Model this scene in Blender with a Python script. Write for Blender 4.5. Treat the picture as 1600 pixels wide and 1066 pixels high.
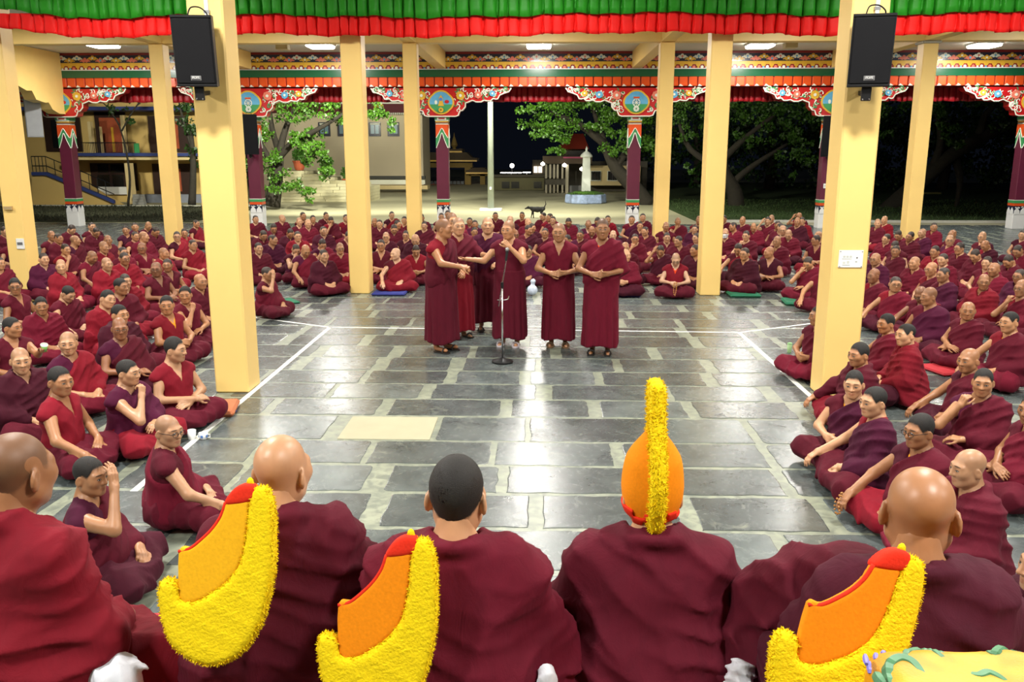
import bpy, math, random
import numpy as np
import openvdb as vdb
from mathutils import Matrix, Vector, Euler

S = bpy.context.scene
for o in list(bpy.data.objects):
    bpy.data.objects.remove(o)
COL = S.collection
RND = random.Random(11)
R = math.radians

# ------------------------------------------------------------------ camera
FPX, PITCH, YAW, CAMH = 1340.0, R(12.46), R(1.83), 2.6
cam_d = bpy.data.cameras.new('camera')
cam_d.sensor_width = 36.0
cam_d.lens = FPX / 1600.0 * 36.0
cam_d.clip_end = 400
cam = bpy.data.objects.new('camera', cam_d)
COL.objects.link(cam)
cam.location = (0, 0, CAMH)
cam.rotation_euler = (math.pi / 2 - PITCH, 0, YAW)
S.camera = cam
S.view_settings.view_transform = 'Standard'
S.view_settings.look = 'None'
S.view_settings.gamma = 1.0
S.view_settings.use_curve_mapping = False
S.view_settings.exposure = 0.75

# ------------------------------------------------------------------ night sky
world = bpy.data.worlds.new('night_sky')
S.world = world
world.use_nodes = True
bg = world.node_tree.nodes['Background']
bg.inputs[0].default_value = (0.0015, 0.002, 0.0035, 1)
bg.inputs[1].default_value = 1.0

# lamp power of the ceiling panels, the yard flood lamps
PANEL_W = 175.0
FLOOD_W = 2600.0

# ------------------------------------------------------------------ measuring helper (photo pixel -> world point at a known plane)
_fw = np.array([-math.sin(YAW) * math.cos(PITCH), math.cos(YAW) * math.cos(PITCH), -math.sin(PITCH)])
_rt = np.array([math.cos(YAW), math.sin(YAW), 0.0])
_up = np.cross(_rt, _fw)
_C = np.array([0, 0, CAMH])
def ray(px, py): return _fw * FPX + _rt * (px - 800) - _up * (py - 533)
def at_z(px, py, z):
    r = ray(px, py); return _C + r * ((z - CAMH) / r[2])
def at_y(px, py, y):
    r = ray(px, py); return _C + r * (y / r[1])

# ------------------------------------------------------------------ materials
MATS = {}
def _base(name):
    m = bpy.data.materials.new(name); m.use_nodes = True
    nt = m.node_tree
    return m, nt, nt.nodes['Principled BSDF']
def N(nt, kind, **kw):
    n = nt.nodes.new(kind)
    for k, v in kw.items():
        if k.startswith('i_'):
            n.inputs[k[2:].replace('_', ' ')].default_value = v
        else:
            setattr(n, k, v)
    return n
def mathn(nt, op, a, b=None, c=None, clamp=False):
    n = nt.nodes.new('ShaderNodeMath'); n.operation = op; n.use_clamp = clamp
    for i, v in enumerate((a, b, c)):
        if v is None: continue
        if isinstance(v, (int, float)): n.inputs[i].default_value = v
        else: nt.links.new(v, n.inputs[i])
    return n.outputs[0]
def mixc(nt, fac, a, b, mode='MIX'):
    n = nt.nodes.new('ShaderNodeMix'); n.data_type = 'RGBA'; n.blend_type = mode
    for i, v in ((0, fac), (6, a), (7, b)):
        if isinstance(v, (int, float)): n.inputs[i].default_value = v
        elif isinstance(v, tuple): n.inputs[i].default_value = (*v[:3], 1)
        else: nt.links.new(v, n.inputs[i])
    return n.outputs[2]
def mat(name, col, rough=0.6, metal=0.0, var=0.12, vscale=6.0, bump=0.0, bscale=40.0, spec=0.5, coat=0.0, objcol=False):
    """painted / plain surface: colour with slight mottling and optional fine relief"""
    if name in MATS: return MATS[name]
    m, nt, b = _base(name)
    tc = N(nt, 'ShaderNodeTexCoord')
    no = N(nt, 'ShaderNodeTexNoise'); no.inputs['Scale'].default_value = vscale; no.inputs['Detail'].default_value = 4
    nt.links.new(tc.outputs['Object'], no.inputs['Vector'])
    if objcol:
        oi = N(nt, 'ShaderNodeObjectInfo'); src = oi.outputs['Color']
    else:
        src = (*col, 1)
    dark = mixc(nt, 1.0, src, (1 - var, 1 - var, 1 - var), 'MULTIPLY')
    lite = mixc(nt, 1.0, src, (1 + var, 1 + var, 1 + var), 'MULTIPLY')
    c = mixc(nt, no.outputs['Fac'], dark, lite)
    nt.links.new(c, b.inputs['Base Color'])
    b.inputs['Roughness'].default_value = rough
    b.inputs['Metallic'].default_value = metal
    b.inputs['Specular IOR Level'].default_value = spec
    b.inputs['Coat Weight'].default_value = coat
    b.inputs['Coat Roughness'].default_value = 0.15
    if bump:
        n2 = N(nt, 'ShaderNodeTexNoise'); n2.inputs['Scale'].default_value = bscale; n2.inputs['Detail'].default_value = 5
        nt.links.new(tc.outputs['Object'], n2.inputs['Vector'])
        bp = N(nt, 'ShaderNodeBump'); bp.inputs['Strength'].default_value = bump; bp.inputs['Distance'].default_value = 0.01
        nt.links.new(n2.outputs['Fac'], bp.inputs['Height'])
        nt.links.new(bp.outputs[0], b.inputs['Normal'])
    MATS[name] = m
    return m
def emit(name, col, strength):
    if name in MATS: return MATS[name]
    m, nt, b = _base(name)
    b.inputs['Base Color'].default_value = (*col, 1)
    b.inputs['Emission Color'].default_value = (*col, 1)
    b.inputs['Emission Strength'].default_value = strength
    MATS[name] = m
    return m

# ------------------------------------------------------------------ mesh helpers
class MB:
    """collects shapes for ONE mesh"""
    def __init__(s): s.v = []; s.f = []
    def add(s, vs, fs):
        o = len(s.v); s.v += [tuple(map(float, v)) for v in vs]; s.f += [tuple(i + o for i in f) for f in fs]; return s
    def box(s, x0, x1, y0, y1, z0, z1, bev=0.0, M=None):
        if bev <= 0:
            vs = [(x, y, z) for z in (z0, z1) for y in (y0, y1) for x in (x0, x1)]
            fs = [(0, 2, 3, 1), (4, 5, 7, 6), (0, 1, 5, 4), (2, 6, 7, 3), (0, 4, 6, 2), (1, 3, 7, 5)]
        else:
            b = min(bev, (x1 - x0) / 2.01, (y1 - y0) / 2.01, (z1 - z0) / 2.01)
            def ring(i, z):
                a, c, d, e = x0 + i, x1 - i, y0 + i, y1 - i
                k = b if i == 0 else 0
                if i == 0:
                    return [(a + b, d, z), (c - b, d, z), (c, d + b, z), (c, e - b, z), (c - b, e, z), (a + b, e, z), (a, e - b, z), (a, d + b, z)]
                return [(a + b * .3, d, z), (c - b * .3, d, z), (c, d + b * .3, z), (c, e - b * .3, z), (c - b * .3, e, z), (a + b * .3, e, z), (a, e - b * .3, z), (a, d + b * .3, z)]
            rs = [ring(b, z0), ring(0, z0 + b), ring(0, z1 - b), ring(b, z1)]
            vs = sum(rs, []); fs = []
            for k in range(3):
                for i in range(8):
                    j = (i + 1) % 8
                    fs.append((k * 8 + i, k * 8 + j, k * 8 + 8 + j, k * 8 + 8 + i))
            fs.append(tuple(range(7, -1, -1))); fs.append(tuple(range(24, 32)))
        if M is not None: vs = [tuple(M @ Vector(v)) for v in vs]
        return s.add(vs, fs)
    def tube(s, pts, rad, n=8, caps=True):
        pts = [Vector(p) for p in pts]
        if isinstance(rad, (int, float)): rad = [rad] * len(pts)
        vs = []; fs = []; prev = None
        for i, p in enumerate(pts):
            t = (pts[min(i + 1, len(pts) - 1)] - pts[max(i - 1, 0)]).normalized()
            if prev is None:
                a = Vector((0, 0, 1)) if abs(t.z) < .9 else Vector((1, 0, 0))
                u = t.cross(a).normalized()
            else:
                u = (prev - t * prev.dot(t)).normalized()
            prev = u; w = t.cross(u)
            for k in range(n):
                an = 2 * math.pi * k / n
                vs.append(tuple(p + (u * math.cos(an) + w * math.sin(an)) * rad[i]))
        for i in range(len(pts) - 1):
            for k in range(n):
                j = (k + 1) % n
                fs.append((i * n + k, i * n + j, i * n + n + j, i * n + n + k))
        if caps:
            fs.append(tuple(range(n - 1, -1, -1))); fs.append(tuple(range((len(pts) - 1) * n, len(pts) * n)))
        return s.add(vs, fs)
    def lathe(s, prof, n=16, c=(0, 0, 0), M=None):
        vs = []; fs = []
        for r_, z in prof:
            for k in range(n):
                an = 2 * math.pi * k / n
                vs.append((c[0] + r_ * math.cos(an), c[1] + r_ * math.sin(an), c[2] + z))
        for i in range(len(prof) - 1):
            for k in range(n):
                j = (k + 1) % n
                fs.append((i * n + k, i * n + j, i * n + n + j, i * n + n + k))
        fs.append(tuple(range(n - 1, -1, -1))); fs.append(tuple(range((len(prof) - 1) * n, len(prof) * n)))
        if M is not None: vs = [tuple(M @ Vector(v)) for v in vs]
        return s.add(vs, fs)
    def prism(s, poly, y0, y1, bev=0.0, M=None):
        """poly in x,z, counter clockwise seen from -y; extruded from y0 (front) to y1"""
        n = len(poly)
        vs = [(x, y0, z) for x, z in poly] + [(x, y1, z) for x, z in poly]
        fs = [tuple(range(n)), tuple(range(2 * n - 1, n - 1, -1))]
        for i in range(n):
            j = (i + 1) % n
            fs.append((i, n + i, n + j, j))
        if M is not None: vs = [tuple(M @ Vector(v)) for v in vs]
        return s.add(vs, fs)
    def mesh(s, name, smooth=False):
        me = bpy.data.meshes.new(name)
        me.from_pydata(s.v, [], s.f); me.update()
        if smooth: me.polygons.foreach_set('use_smooth', [True] * len(me.polygons))
        return me
    def build(s, name, m, parent=None, smooth=False, loc=None):
        return obj(name, s.mesh(name, smooth), m, parent, loc)
def obj(name, me, m, parent=None, loc=None, rot=None):
    o = bpy.data.objects.new(name, me)
    if m is not None and len(me.materials) == 0: me.materials.append(m)
    COL.objects.link(o)
    if parent is not None: o.parent = parent
    if loc is not None: o.location = loc
    if rot is not None: o.rotation_euler = rot
    return o
def tag(o, label=None, cat=None, group=None, kind=None):
    if label: o['label'] = label
    if cat: o['category'] = cat
    if group: o['group'] = group
    if kind: o['kind'] = kind
    return o
def empty(name, loc=(0, 0, 0), rz=0.0):
    o = bpy.data.objects.new(name, None); COL.objects.link(o)
    o.empty_display_size = 0.1
    o.location = loc; o.rotation_euler = (0, 0, rz)
    return o
def copy_tree(o, parent=None):
    c = o.copy(); COL.objects.link(c); c.parent = parent
    for ch in list(o.children): copy_tree(ch, c)
    return c
def spline(pts, n=8, closed=False):
    """Catmull-Rom through 2-D or 3-D points"""
    P = [np.array(p, float) for p in pts]; out = []; L = len(P)
    for i in range(L if closed else L - 1):
        p0 = P[(i - 1) % L] if closed or i > 0 else P[0]
        p1 = P[i]; p2 = P[(i + 1) % L]
        p3 = P[(i + 2) % L] if closed or i + 2 < L else P[-1]
        for k in range(n):
            t = k / n
            out.append(.5 * ((2 * p1) + (-p0 + p2) * t + (2 * p0 - 5 * p1 + 4 * p2 - p3) * t * t + (-p0 + 3 * p1 - 3 * p2 + p3) * t ** 3))
    if not closed: out.append(P[-1])
    return [tuple(p) for p in out]
# ================================================================== THE HALL
CX = -0.07                       # axis of the hall
BAYX = [CX + s for s in (-16.5, -9.9, -3.3, 3.3, 9.9, 16.5)]
ROW1, ROW2, ROW3, EDGE = 9.2, 15.95, 23.2, 30.4
CEIL = 5.88
M_YELLOW = mat('yellow_wall_paint', (.93, .65, .22), .42, var=.05, vscale=2.2, bump=.05, bscale=14)
M_CEIL = mat('white_ceiling_paint', (.62, .6, .5), .8, var=.05)
M_BLACK = mat('black_plastic', (.012, .012, .013), .45)
M_WHITE = mat('white_paint', (.82, .82, .8), .5, var=.04)
M_GREY = mat('grey_metal', (.35, .35, .36), .35, metal=.7)
M_CHROME = mat('polished_steel', (.75, .75, .76), .18, metal=1.0, var=.03)

# ---- floor: slate flagstones in cement
def cement_material():
    m, nt, b = _base('cement_joint')
    tc = N(nt, 'ShaderNodeTexCoord')
    n1 = N(nt, 'ShaderNodeTexNoise'); n1.inputs['Scale'].default_value = 2.2; n1.inputs['Detail'].default_value = 8; n1.inputs['Roughness'].default_value = .7
    n2 = N(nt, 'ShaderNodeTexNoise'); n2.inputs['Scale'].default_value = 11; n2.inputs['Detail'].default_value = 6; n2.inputs['Distortion'].default_value = .8
    for n in (n1, n2): nt.links.new(tc.outputs['Object'], n.inputs['Vector'])
    r = N(nt, 'ShaderNodeValToRGB'); e = r.color_ramp.elements
    e[0].position, e[0].color = .36, (.14, .16, .13, 1); e[1].position, e[1].color = .62, (.38, .40, .29, 1)
    nt.links.new(n2.outputs['Fac'], r.inputs[0])
    c = mixc(nt, n1.outputs['Fac'], r.outputs[0], (.18, .205, .165))
    nt.links.new(c, b.inputs['Base Color'])
    b.inputs['Roughness'].default_value = .38
    bp = N(nt, 'ShaderNodeBump'); bp.inputs['Strength'].default_value = .25; bp.inputs['Distance'].default_value = .006
    nt.links.new(n2.outputs['Fac'], bp.inputs['Height']); nt.links.new(bp.outputs[0], b.inputs['Normal'])
    return m
def slate_material():
    m, nt, b = _base('polished_slate')
    ge = N(nt, 'ShaderNodeNewGeometry'); oi = N(nt, 'ShaderNodeObjectInfo')
    n1 = N(nt, 'ShaderNodeTexNoise'); n1.inputs['Scale'].default_value = 3.2; n1.inputs['Detail'].default_value = 9; n1.inputs['Roughness'].default_value = .68; n1.inputs['Distortion'].default_value = .6
    nt.links.new(ge.outputs['Position'], n1.inputs['Vector'])
    r = N(nt, 'ShaderNodeValToRGB'); e = r.color_ramp.elements
    e[0].position, e[0].color = .3, (.046, .058, .06, 1); e[1].position, e[1].color = .72, (.125, .146, .142, 1)
    nt.links.new(n1.outputs['Fac'], r.inputs[0])
    k = mathn(nt, 'MULTIPLY_ADD', oi.outputs['Random'], .65, .72)
    cc = N(nt, 'ShaderNodeCombineColor'); 
    for i in range(3): nt.links.new(k, cc.inputs[i])
    c = mixc(nt, 1., r.outputs[0], cc.outputs[0], 'MULTIPLY')
    # cement smears and scuffs
    n3 = N(nt, 'ShaderNodeTexNoise'); n3.inputs['Scale'].default_value = 5.5; n3.inputs['Detail'].default_value = 10; n3.inputs['Roughness'].default_value = .75; n3.inputs['Distortion'].default_value = 1.6
    nt.links.new(ge.outputs['Position'], n3.inputs['Vector'])
    mr = N(nt, 'ShaderNodeMapRange'); mr.inputs[1].default_value = .60; mr.inputs[2].default_value = .68
    nt.links.new(n3.outputs['Fac'], mr.inputs[0])
    c = mixc(nt, mathn(nt, 'MULTIPLY', mr.outputs[0], .75), c, (.34, .36, .27))
    nt.links.new(c, b.inputs['Base Color'])
    nt.links.new(mathn(nt, 'MULTIPLY_ADD', n3.outputs['Fac'], .26, .13), b.inputs['Roughness'])
    b.inputs['Specular IOR Level'].default_value = .55
    n4 = N(nt, 'ShaderNodeTexNoise'); n4.inputs['Scale'].default_value = 55; n4.inputs['Detail'].default_value = 5
    nt.links.new(ge.outputs['Position'], n4.inputs['Vector'])
    bp = N(nt, 'ShaderNodeBump'); bp.inputs['Strength'].default_value = .2; bp.inputs['Distance'].default_value = .004
    nt.links.new(n4.outputs['Fac'], bp.inputs['Height']); nt.links.new(bp.outputs[0], b.inputs['Normal'])
    return m
M_SLATE = slate_material(); M_CEMENT = cement_material()
floor = MB().box(-22, 22, -5, 31.4, -.12, 0).build('floor', M_CEMENT)
tag(floor, kind='structure')
def stone_outline(w, d, rnd):
    """a flag of irregular outline: noisy sides, worn corners"""
    pts = []
    c = [rnd.uniform(.008, .05) for _ in range(4)]
    def side(a, b, n):
        for i in range(1, n):
            t = i / n
            pts.append((a[0] + (b[0] - a[0]) * t + rnd.uniform(-.012, .012), a[1] + (b[1] - a[1]) * t + rnd.uniform(-.012, .012)))
    x0, x1, y0, y1 = -w / 2, w / 2, -d / 2, d / 2
    cor = [((x0, y0 + c[0]), (x0 + c[0] * rnd.uniform(.8, 2.2), y0)), ((x1 - c[1] * rnd.uniform(.8, 2.2), y0), (x1, y0 + c[1])), ((x1, y1 - c[2]), (x1 - c[2] * rnd.uniform(.8, 2.2), y1)), ((x0 + c[3] * rnd.uniform(.8, 2.2), y1), (x0, y1 - c[3]))]
    for i in range(4):
        a, b = cor[i]; nx = cor[(i + 1) % 4][0]
        m = ((a[0] + b[0]) / 2 + (x0 if i in (0, 3) else x1) * .03, (a[1] + b[1]) / 2 + (y0 if i < 2 else y1) * .05)
        pts.extend([a, m, b]); side(b, nx, 7 if i % 2 == 0 else 4)
    return pts
def stone_mesh(w, d, rnd, mb=None, ox=0, oy=0, t=.004):
    p = stone_outline(w, d, rnd) if mb is None else [(x + rnd.uniform(-.015, .015), y + rnd.uniform(-.015, .015)) for x, y in ((-w / 2, -d / 2 + .03), (-w / 2 + .04, -d / 2), (0, -d / 2), (w / 2 - .04, -d / 2), (w / 2, -d / 2 + .03), (w / 2, d / 2 - .03), (w / 2 - .04, d / 2), (0, d / 2), (-w / 2 + .04, d / 2), (-w / 2, d / 2 - .03))]; n = len(p); b = mb or MB()
    vs = [(ox + x, oy + y, -.01) for x, y in p] + [(ox + x, oy + y, t - .0015) for x, y in p] + [(ox + x * .985, oy + y * .98, t) for x, y in p]
    fs = [tuple(range(2 * n, 3 * n))]
    for i in range(n):
        j = (i + 1) % n
        fs += [(i, j, n + j, n + i), (n + i, n + j, 2 * n + j, 2 * n + i)]
    return b.add(vs, fs)
rs = random.Random(5); far = MB(); nstone = 0
SLAB = (-1.86, -1.0, 7.5, 8.18)
yy = 3.0
while yy < 31.2:
    d = rs.uniform(.60, .70)
    if yy < SLAB[2] - .03 < yy + d + .25: d = SLAB[2] - .03 - yy if SLAB[2] - .03 - yy < .8 else (SLAB[2] - .03 - yy) / 2
    if abs(yy - SLAB[2] + .03) < 1e-6: d = SLAB[3] - SLAB[2] + .07
    gap = rs.uniform(.035, .07)
    near_row = yy < 17.2
    lim = 4.9 if near_row else 21
    xx = -21 + rs.uniform(-.8, 0)
    while xx < 21.4:
        w = rs.uniform(.72, 1.2); g2 = rs.uniform(.05, .19)
        cx, cy = xx + w / 2, yy + d / 2
        if yy < SLAB[3] and yy + d > SLAB[2] + .02 and xx < SLAB[1] + .05 and xx + w > SLAB[0] - .05:
            if xx < SLAB[0] - .35: w = SLAB[0] - .05 - xx
            else: xx = SLAB[1] + .05
            cx = xx + w / 2; g2 = .05
        inslab = cx + w / 2 > SLAB[0] and cx - w / 2 < SLAB[1] and cy + d / 2 > SLAB[2] and cy - d / 2 < SLAB[3]
        if inslab:
            pass
        elif near_row and abs(cx) < lim:
            o = obj('flagstone', stone_mesh(w, d - gap, rs).mesh('flagstone'), M_SLATE, floor, (cx, cy, 0)); nstone += 1
        elif abs(cx) < 21:
            stone_mesh(w, d - gap, rs, far, cx, cy)
        xx += w + g2
    yy += d
tag(far.build('flagstones_beyond', M_SLATE, floor), kind='stuff')
# two small flags beside the pale slab
M_SLABC = mat('pale_cement_slab', (.40, .375, .25), .5, var=.12, vscale=5, bump=.15)
MB().box(SLAB[0], SLAB[1], SLAB[2], SLAB[3], -.01, .007, .003).build('pale_slab', M_SLABC, floor)
M_LINE = mat('floor_marking_paint', (.78, .79, .74), .5, var=.12, vscale=14)
def line(a, b, w=.05):
    a = Vector((*a, 0)); b = Vector((*b, 0)); t = (b - a).normalized(); n = Vector((-t.y, t.x, 0)) * w / 2
    mb = MB(); vs = []
    for p in (a - n, b - n, b + n, a + n): vs.append((p.x, p.y, .0055))
    for p in (a - n, b - n, b + n, a + n): vs.append((p.x, p.y, -.01))
    mb.add(vs, [(0, 1, 2, 3), (4, 7, 6, 5), (0, 4, 5, 1), (1, 5, 6, 2), (2, 6, 7, 3), (3, 7, 4, 0)])
    mb.build('painted_line', M_LINE, floor)
line((-3.16, 12.62), (2.94, 12.43)); line((-3.16, 12.65), (-3.16, 6.2), .06); line((2.94, 12.45), (2.96, 8.6), .06)
line((-3.16, 12.62), (-5.3, 13.75)); line((2.94, 12.43), (5.2, 13.7))

# ---- ceiling and beams
ceiling = MB().box(-22, 22, -5, 31.6, CEIL, CEIL + .25).build('ceiling', M_CEIL); tag(ceiling, kind='structure')
BW = .4
def beam(name, x0, x1, y0, y1, z0, n=[0]):
    o = MB().box(x0, x1, y0, y1, z0, CEIL - .002, .012).build(name, M_YELLOW); tag(o, kind='structure'); return o
nb = 0
for y in (ROW1, ROW2, ROW3):
    nb += 1; beam('trim_%d' % nb, -21.5, 21.5, y - .17, y + .17, 5.33)
for x in BAYX[1:5]:
    for y0, y1 in ((ROW1, ROW2), (ROW2, ROW3), (ROW3, EDGE)):
        nb += 1; beam('trim_%d' % nb, x - .17, x + .17, y0 + .175, y1 - (.175 if y1 < EDGE else .27), 5.33)
# deep yellow side beam with a stepped bracket at the far left column
xL = BAYX[0]
prof = [(ROW2, 5.87), (ROW2, 4.95)] + [(26.9, 4.95), (27.3, 4.9), (27.5, 4.62), (27.9, 4.5), (28.2, 4.52), (28.4, 4.25), (28.9, 4.18), (29.1, 4.2), (29.3, 3.98), (29.7, 3.86), (30.1, 3.86), (30.1, 5.87)]
mb = MB(); n = len(prof)
vs = [(xL - .2, y, z) for y, z in prof] + [(xL + .2, y, z) for y, z in prof]
mb.add(vs, [tuple(range(n)), tuple(range(2 * n - 1, n - 1, -1))] + [(i, n + i, n + (i + 1) % n, (i + 1) % n) for i in range(n)])
nb += 1; tag(mb.build('trim_%d' % nb, M_YELLOW), kind='structure')

# ---- yellow pillars
def pillar(x, y, label, w=.37, d=.4, cap=False):
    r = empty('pillar', (x, y, 0))
    MB().box(-w / 2, w / 2, -d / 2, d / 2, 0.0, 5.325, .018).build('shaft', M_YELLOW, r)
    if cap: MB().box(-w / 2 - .05, w / 2 + .05, -d / 2 - .05, d / 2 + .05, 5.26, 5.325, .01).build('collar', mat('grey_collar', (.4, .38, .3), .6), r)
    tag(r, label, 'pillar', 'yellow pillars of the hall'); return r
P1L = pillar(CX - 3.3, ROW1, 'wide yellow pillar with a loudspeaker nearest on the left')
P1R = pillar(CX + 3.3, ROW1, 'wide yellow pillar with loudspeaker and white notice nearest on the right')
pillar(CX - 3.28, ROW2, 'yellow pillar left of the standing monks, beside the blue cushion')
pillar(CX + 3.22, ROW2, 'yellow pillar right of the standing monks, beside the green cushion')
P2LL = pillar(BAYX[1], ROW2 + .3, 'yellow pillar at the far left edge with small boxes fixed to it')
pillar(BAYX[2], ROW3, 'slender yellow pillar rising just left of the maroon column behind the speakers')
pillar(BAYX[3], ROW3, 'slender yellow pillar just right of the maroon column with wheel medallion')
pillar(BAYX[1], ROW3, 'slender yellow pillar left of the wide left pillar before the balcony house')
pillar(BAYX[4], ROW3, 'slender yellow pillar right of the wide right pillar before dark trees', cap=True)

# ---- light panels on the ceiling
M_PANEL = emit('panel_glow', (1.0, .97, .9), 14.0)
def panel(x, y, label):
    r = empty('ceiling_light', (x, y, CEIL))
    MB().box(-.4, .4, -.4, .4, -.06, 0, .012).build('frame', M_WHITE, r)
    MB().box(-.375, .375, -.375, .375, -.13, -.055, .03).build('diffuser', M_PANEL, r)
    l = bpy.data.lights.new('panel_lamp', 'AREA'); l.shape = 'SQUARE'; l.size = .62; l.energy = PANEL_W; l.color = (1.0, .965, .9)
    lo = bpy.data.objects.new('panel_lamp', l); COL.objects.link(lo); lo.parent = r; lo.location = (0, 0, -.14)
    tag(r, label, 'ceiling light', 'ceiling light panels')
names = ['at the far left above the balcony house', 'between the left wide pillar and second pillar', 'in the middle above the lamp post', 'right of centre above the dark trees', 'at the far right above the maroon column']
for nm, (x, y) in zip(names, [(-13.5, 27.4), (-6.85, 27.8), (-.06, 28.0), (6.8, 28.2), (13.7, 28.3)]):
    panel(x, y, 'glowing square ceiling light ' + nm)
# the same panels go on over the rest of the hall, above the frame
k = 0
for y in (20.0, 12.6, 6.2, .6):
    for x in ((-13.3, -6.7, -.1, 6.6, 13.2) if y > 10 else (-9.0, -3.3, 2.9, 8.6)):
        k += 1; panel(x, y, 'ceiling light panel over the hall above the picture')
# ================================================================== PAINTED EDGE BEAM, BRACKETS, COLUMNS
M_NAVY = mat('navy_paint', (.012, .016, .045), .35, coat=.3)
M_DGREEN = mat('green_beam_paint', (.008, .10, .04), .25, var=.1, coat=.4)
M_ORANGE = mat('orange_paint', (.72, .085, .014), .32, coat=.3)
M_DARKRED = mat('dark_red_paint', (.28, .01, .012), .4, coat=.3)
M_RED = mat('red_paint', (.5, .012, .014), .35, coat=.3)
M_MAROON = mat('maroon_column_paint', (.125, .016, .04), .38, var=.14, vscale=3, coat=.2)
M_GOLD = mat('gold_paint', (.72, .42, .04), .35, var=.2, vscale=9)
M_PINK = mat('pink_paint', (.75, .2, .13), .4, var=.1)
M_PALE = mat('pale_paint', (.78, .8, .68), .4, var=.12, vscale=20)
M_LEAF = mat('leaf_green_paint', (.05, .3, .1), .4)
M_SKY = mat('sky_blue_paint', (.12, .4, .62), .4, var=.2)
M_BLUE = mat('blue_paint', (.08, .22, .6), .4)
YF = EDGE - .26                   # front face of the beam
edge = empty('edge_beam', (0, 0, 0))
tag(edge, 'long painted beam with green and orange bands along the hall edge', 'beam')
MB().box(-21, 21, YF + .03, EDGE + .25, 4.745, CEIL - .003).build('core', M_DARKRED, edge)
MB().box(-21, 21, YF, YF + .06, 5.55, 5.8).build('cloud_frieze', M_NAVY, edge)
MB().box(-21, 21, YF - .015, YF + .06, 5.45, 5.55).build('gold_moulding', M_GOLD, edge)
MB().box(-21, 21, YF, YF + .06, 5.32, 5.45).build('red_frieze', M_DARKRED, edge)
MB().box(-21, 21, YF - .05, YF + .06, 5.30, 5.325).build('white_cable', M_WHITE, edge)
MB().box(-21, 21, YF - .03, YF + .06, 5.06, 5.30).build('green_band', M_DGREEN, edge)
MB().box(-21, 21, YF + .005, YF + .06, 4.742, 5.06).build('dark_band', M_DARKRED, edge)
def disc(mb, x, y, z, r, n=8, t=.012, sx=1.0):
    p = [(x + r * sx * math.cos(2 * math.pi * i / n), z + r * math.sin(2 * math.pi * i / n)) for i in range(n)]
    mb.prism(p, y - t, y)
# rafter ends: one panel each, with a pale tip
pm = MB().box(-.142, .142, -.045, .03, 4.75, 5.055, .02).mesh('rafter_end')
tm = MB().prism([(-.15, 4.75), (.0, 4.75), (-.1, 4.82)], -.06, .0).mesh('pale_tip')
rx = -18.6
while rx < 18.7:
    o = obj('rafter_end', pm, M_ORANGE, edge, (rx, YF, 0))
    obj('pale_tip', tm, M_PALE, edge, (rx, YF, 0))
    rx += .316
# painted clouds on the frieze
def cloud(mb, x, z, s, y):
    for dx, dz, r in ((-.1, 0, .05), (0, .035, .065), (.1, 0, .05), (.05, -.02, .05), (-.05, -.02, .05), (.17, -.02, .025), (-.17, -.02, .025)):
        disc(mb, x + dx * s, y, z + dz * s, r * s, 7, .01 + RND.random() * .004)
ws = [(M_PALE, MB()), (M_GOLD, MB()), (M_PINK, MB()), (M_SKY, MB())]
x = -18.5; i = 0
while x < 18.5:
    cloud(ws[[1, 2, 0, 1, 0, 2][i % 6]][1], x, 5.665 + .035 * (-1) ** i, .95, YF)
    disc(ws[[0, 3, 2][i % 3]][1], x, YF - .012, 5.67 + .035 * (-1) ** i, .035, 7)
    disc(ws[1][1], x, YF - .0, 5.435, .06, 8, .02, 1.3)
    disc(ws[2 if i % 2 else 0][1], x + .13, YF, 5.365, .05, 8); disc(ws[[3, 1, 0][i % 3]][1], x, YF, 5.36, .035, 7)
    x += .27; i += 1
for m_, mb in ws:
    tag(mb.build('painted_clouds', m_, edge), kind='stuff')
# ---- dark red pleated valance outside the beam
def pleats(x0, x1, y, z0, z1, pitch, depth, seed, wob=0.0, zf=None):
    """hanging pleated cloth: soft tucks, each with a deep fold at one side"""
    rnd = random.Random(seed); xs = []; x = x0
    while x < x1:
        w = pitch * rnd.uniform(.75, 1.25); dp = depth * rnd.uniform(.7, 1.2)
        for t, q in ((0, .9), (.05, .2), (.12, -.75), (.25, -1.0), (.42, -.82), (.58, -.95), (.74, -.7), (.88, -.45), (.96, .25)):
            xs.append((x + w * t, dp * q))
        x += w
    mb = MB(); nz = 7; vs = []; fs = []
    for j in range(nz):
        t = j / (nz - 1)
        for i, (a, b) in enumerate(xs):
            zz = z0 + (z1 - z0) * t
            if zf: zz += zf(a) * (1 - t)
            if j == 0: zz += .012 * math.sin(a * 11 + 1)
            vs.append((a + .012 * math.sin(i * .9 + j * .8), y + b * (1 - .15 * t) + wob * math.sin(a * 3.1 + j), zz))
    n = len(xs)
    for j in range(nz - 1):
        for i in range(n - 1):
            fs.append((j * n + i, j * n + i + 1, j * n + n + i + 1, j * n + n + i))
    m0 = len(vs)
    vs += [(a, b + .004, c) for a, b, c in vs]
    fs += [tuple(m0 + q for q in reversed(f)) for f in fs[:]]
    fs += [(i + 1, i, m0 + i, m0 + i + 1) for i in range(n - 1)]
    mb.add(vs, fs); return mb
M_REDCLOTH = mat('dark_red_satin', (.34, .006, .012), .45, var=.1, vscale=3)
o = pleats(-18, 18, EDGE + .42, 4.28, 4.74, .2, .06, 4).build('outer_valance', M_REDCLOTH, None, True)
tag(o, 'dark red pleated valance hanging outside the painted beam', 'valance')
MB().box(-18, 18, -.02, .02, -.02, .02).build('hanging_rod', M_DARKRED, o, loc=(0, EDGE + .44, 4.745))

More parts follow.
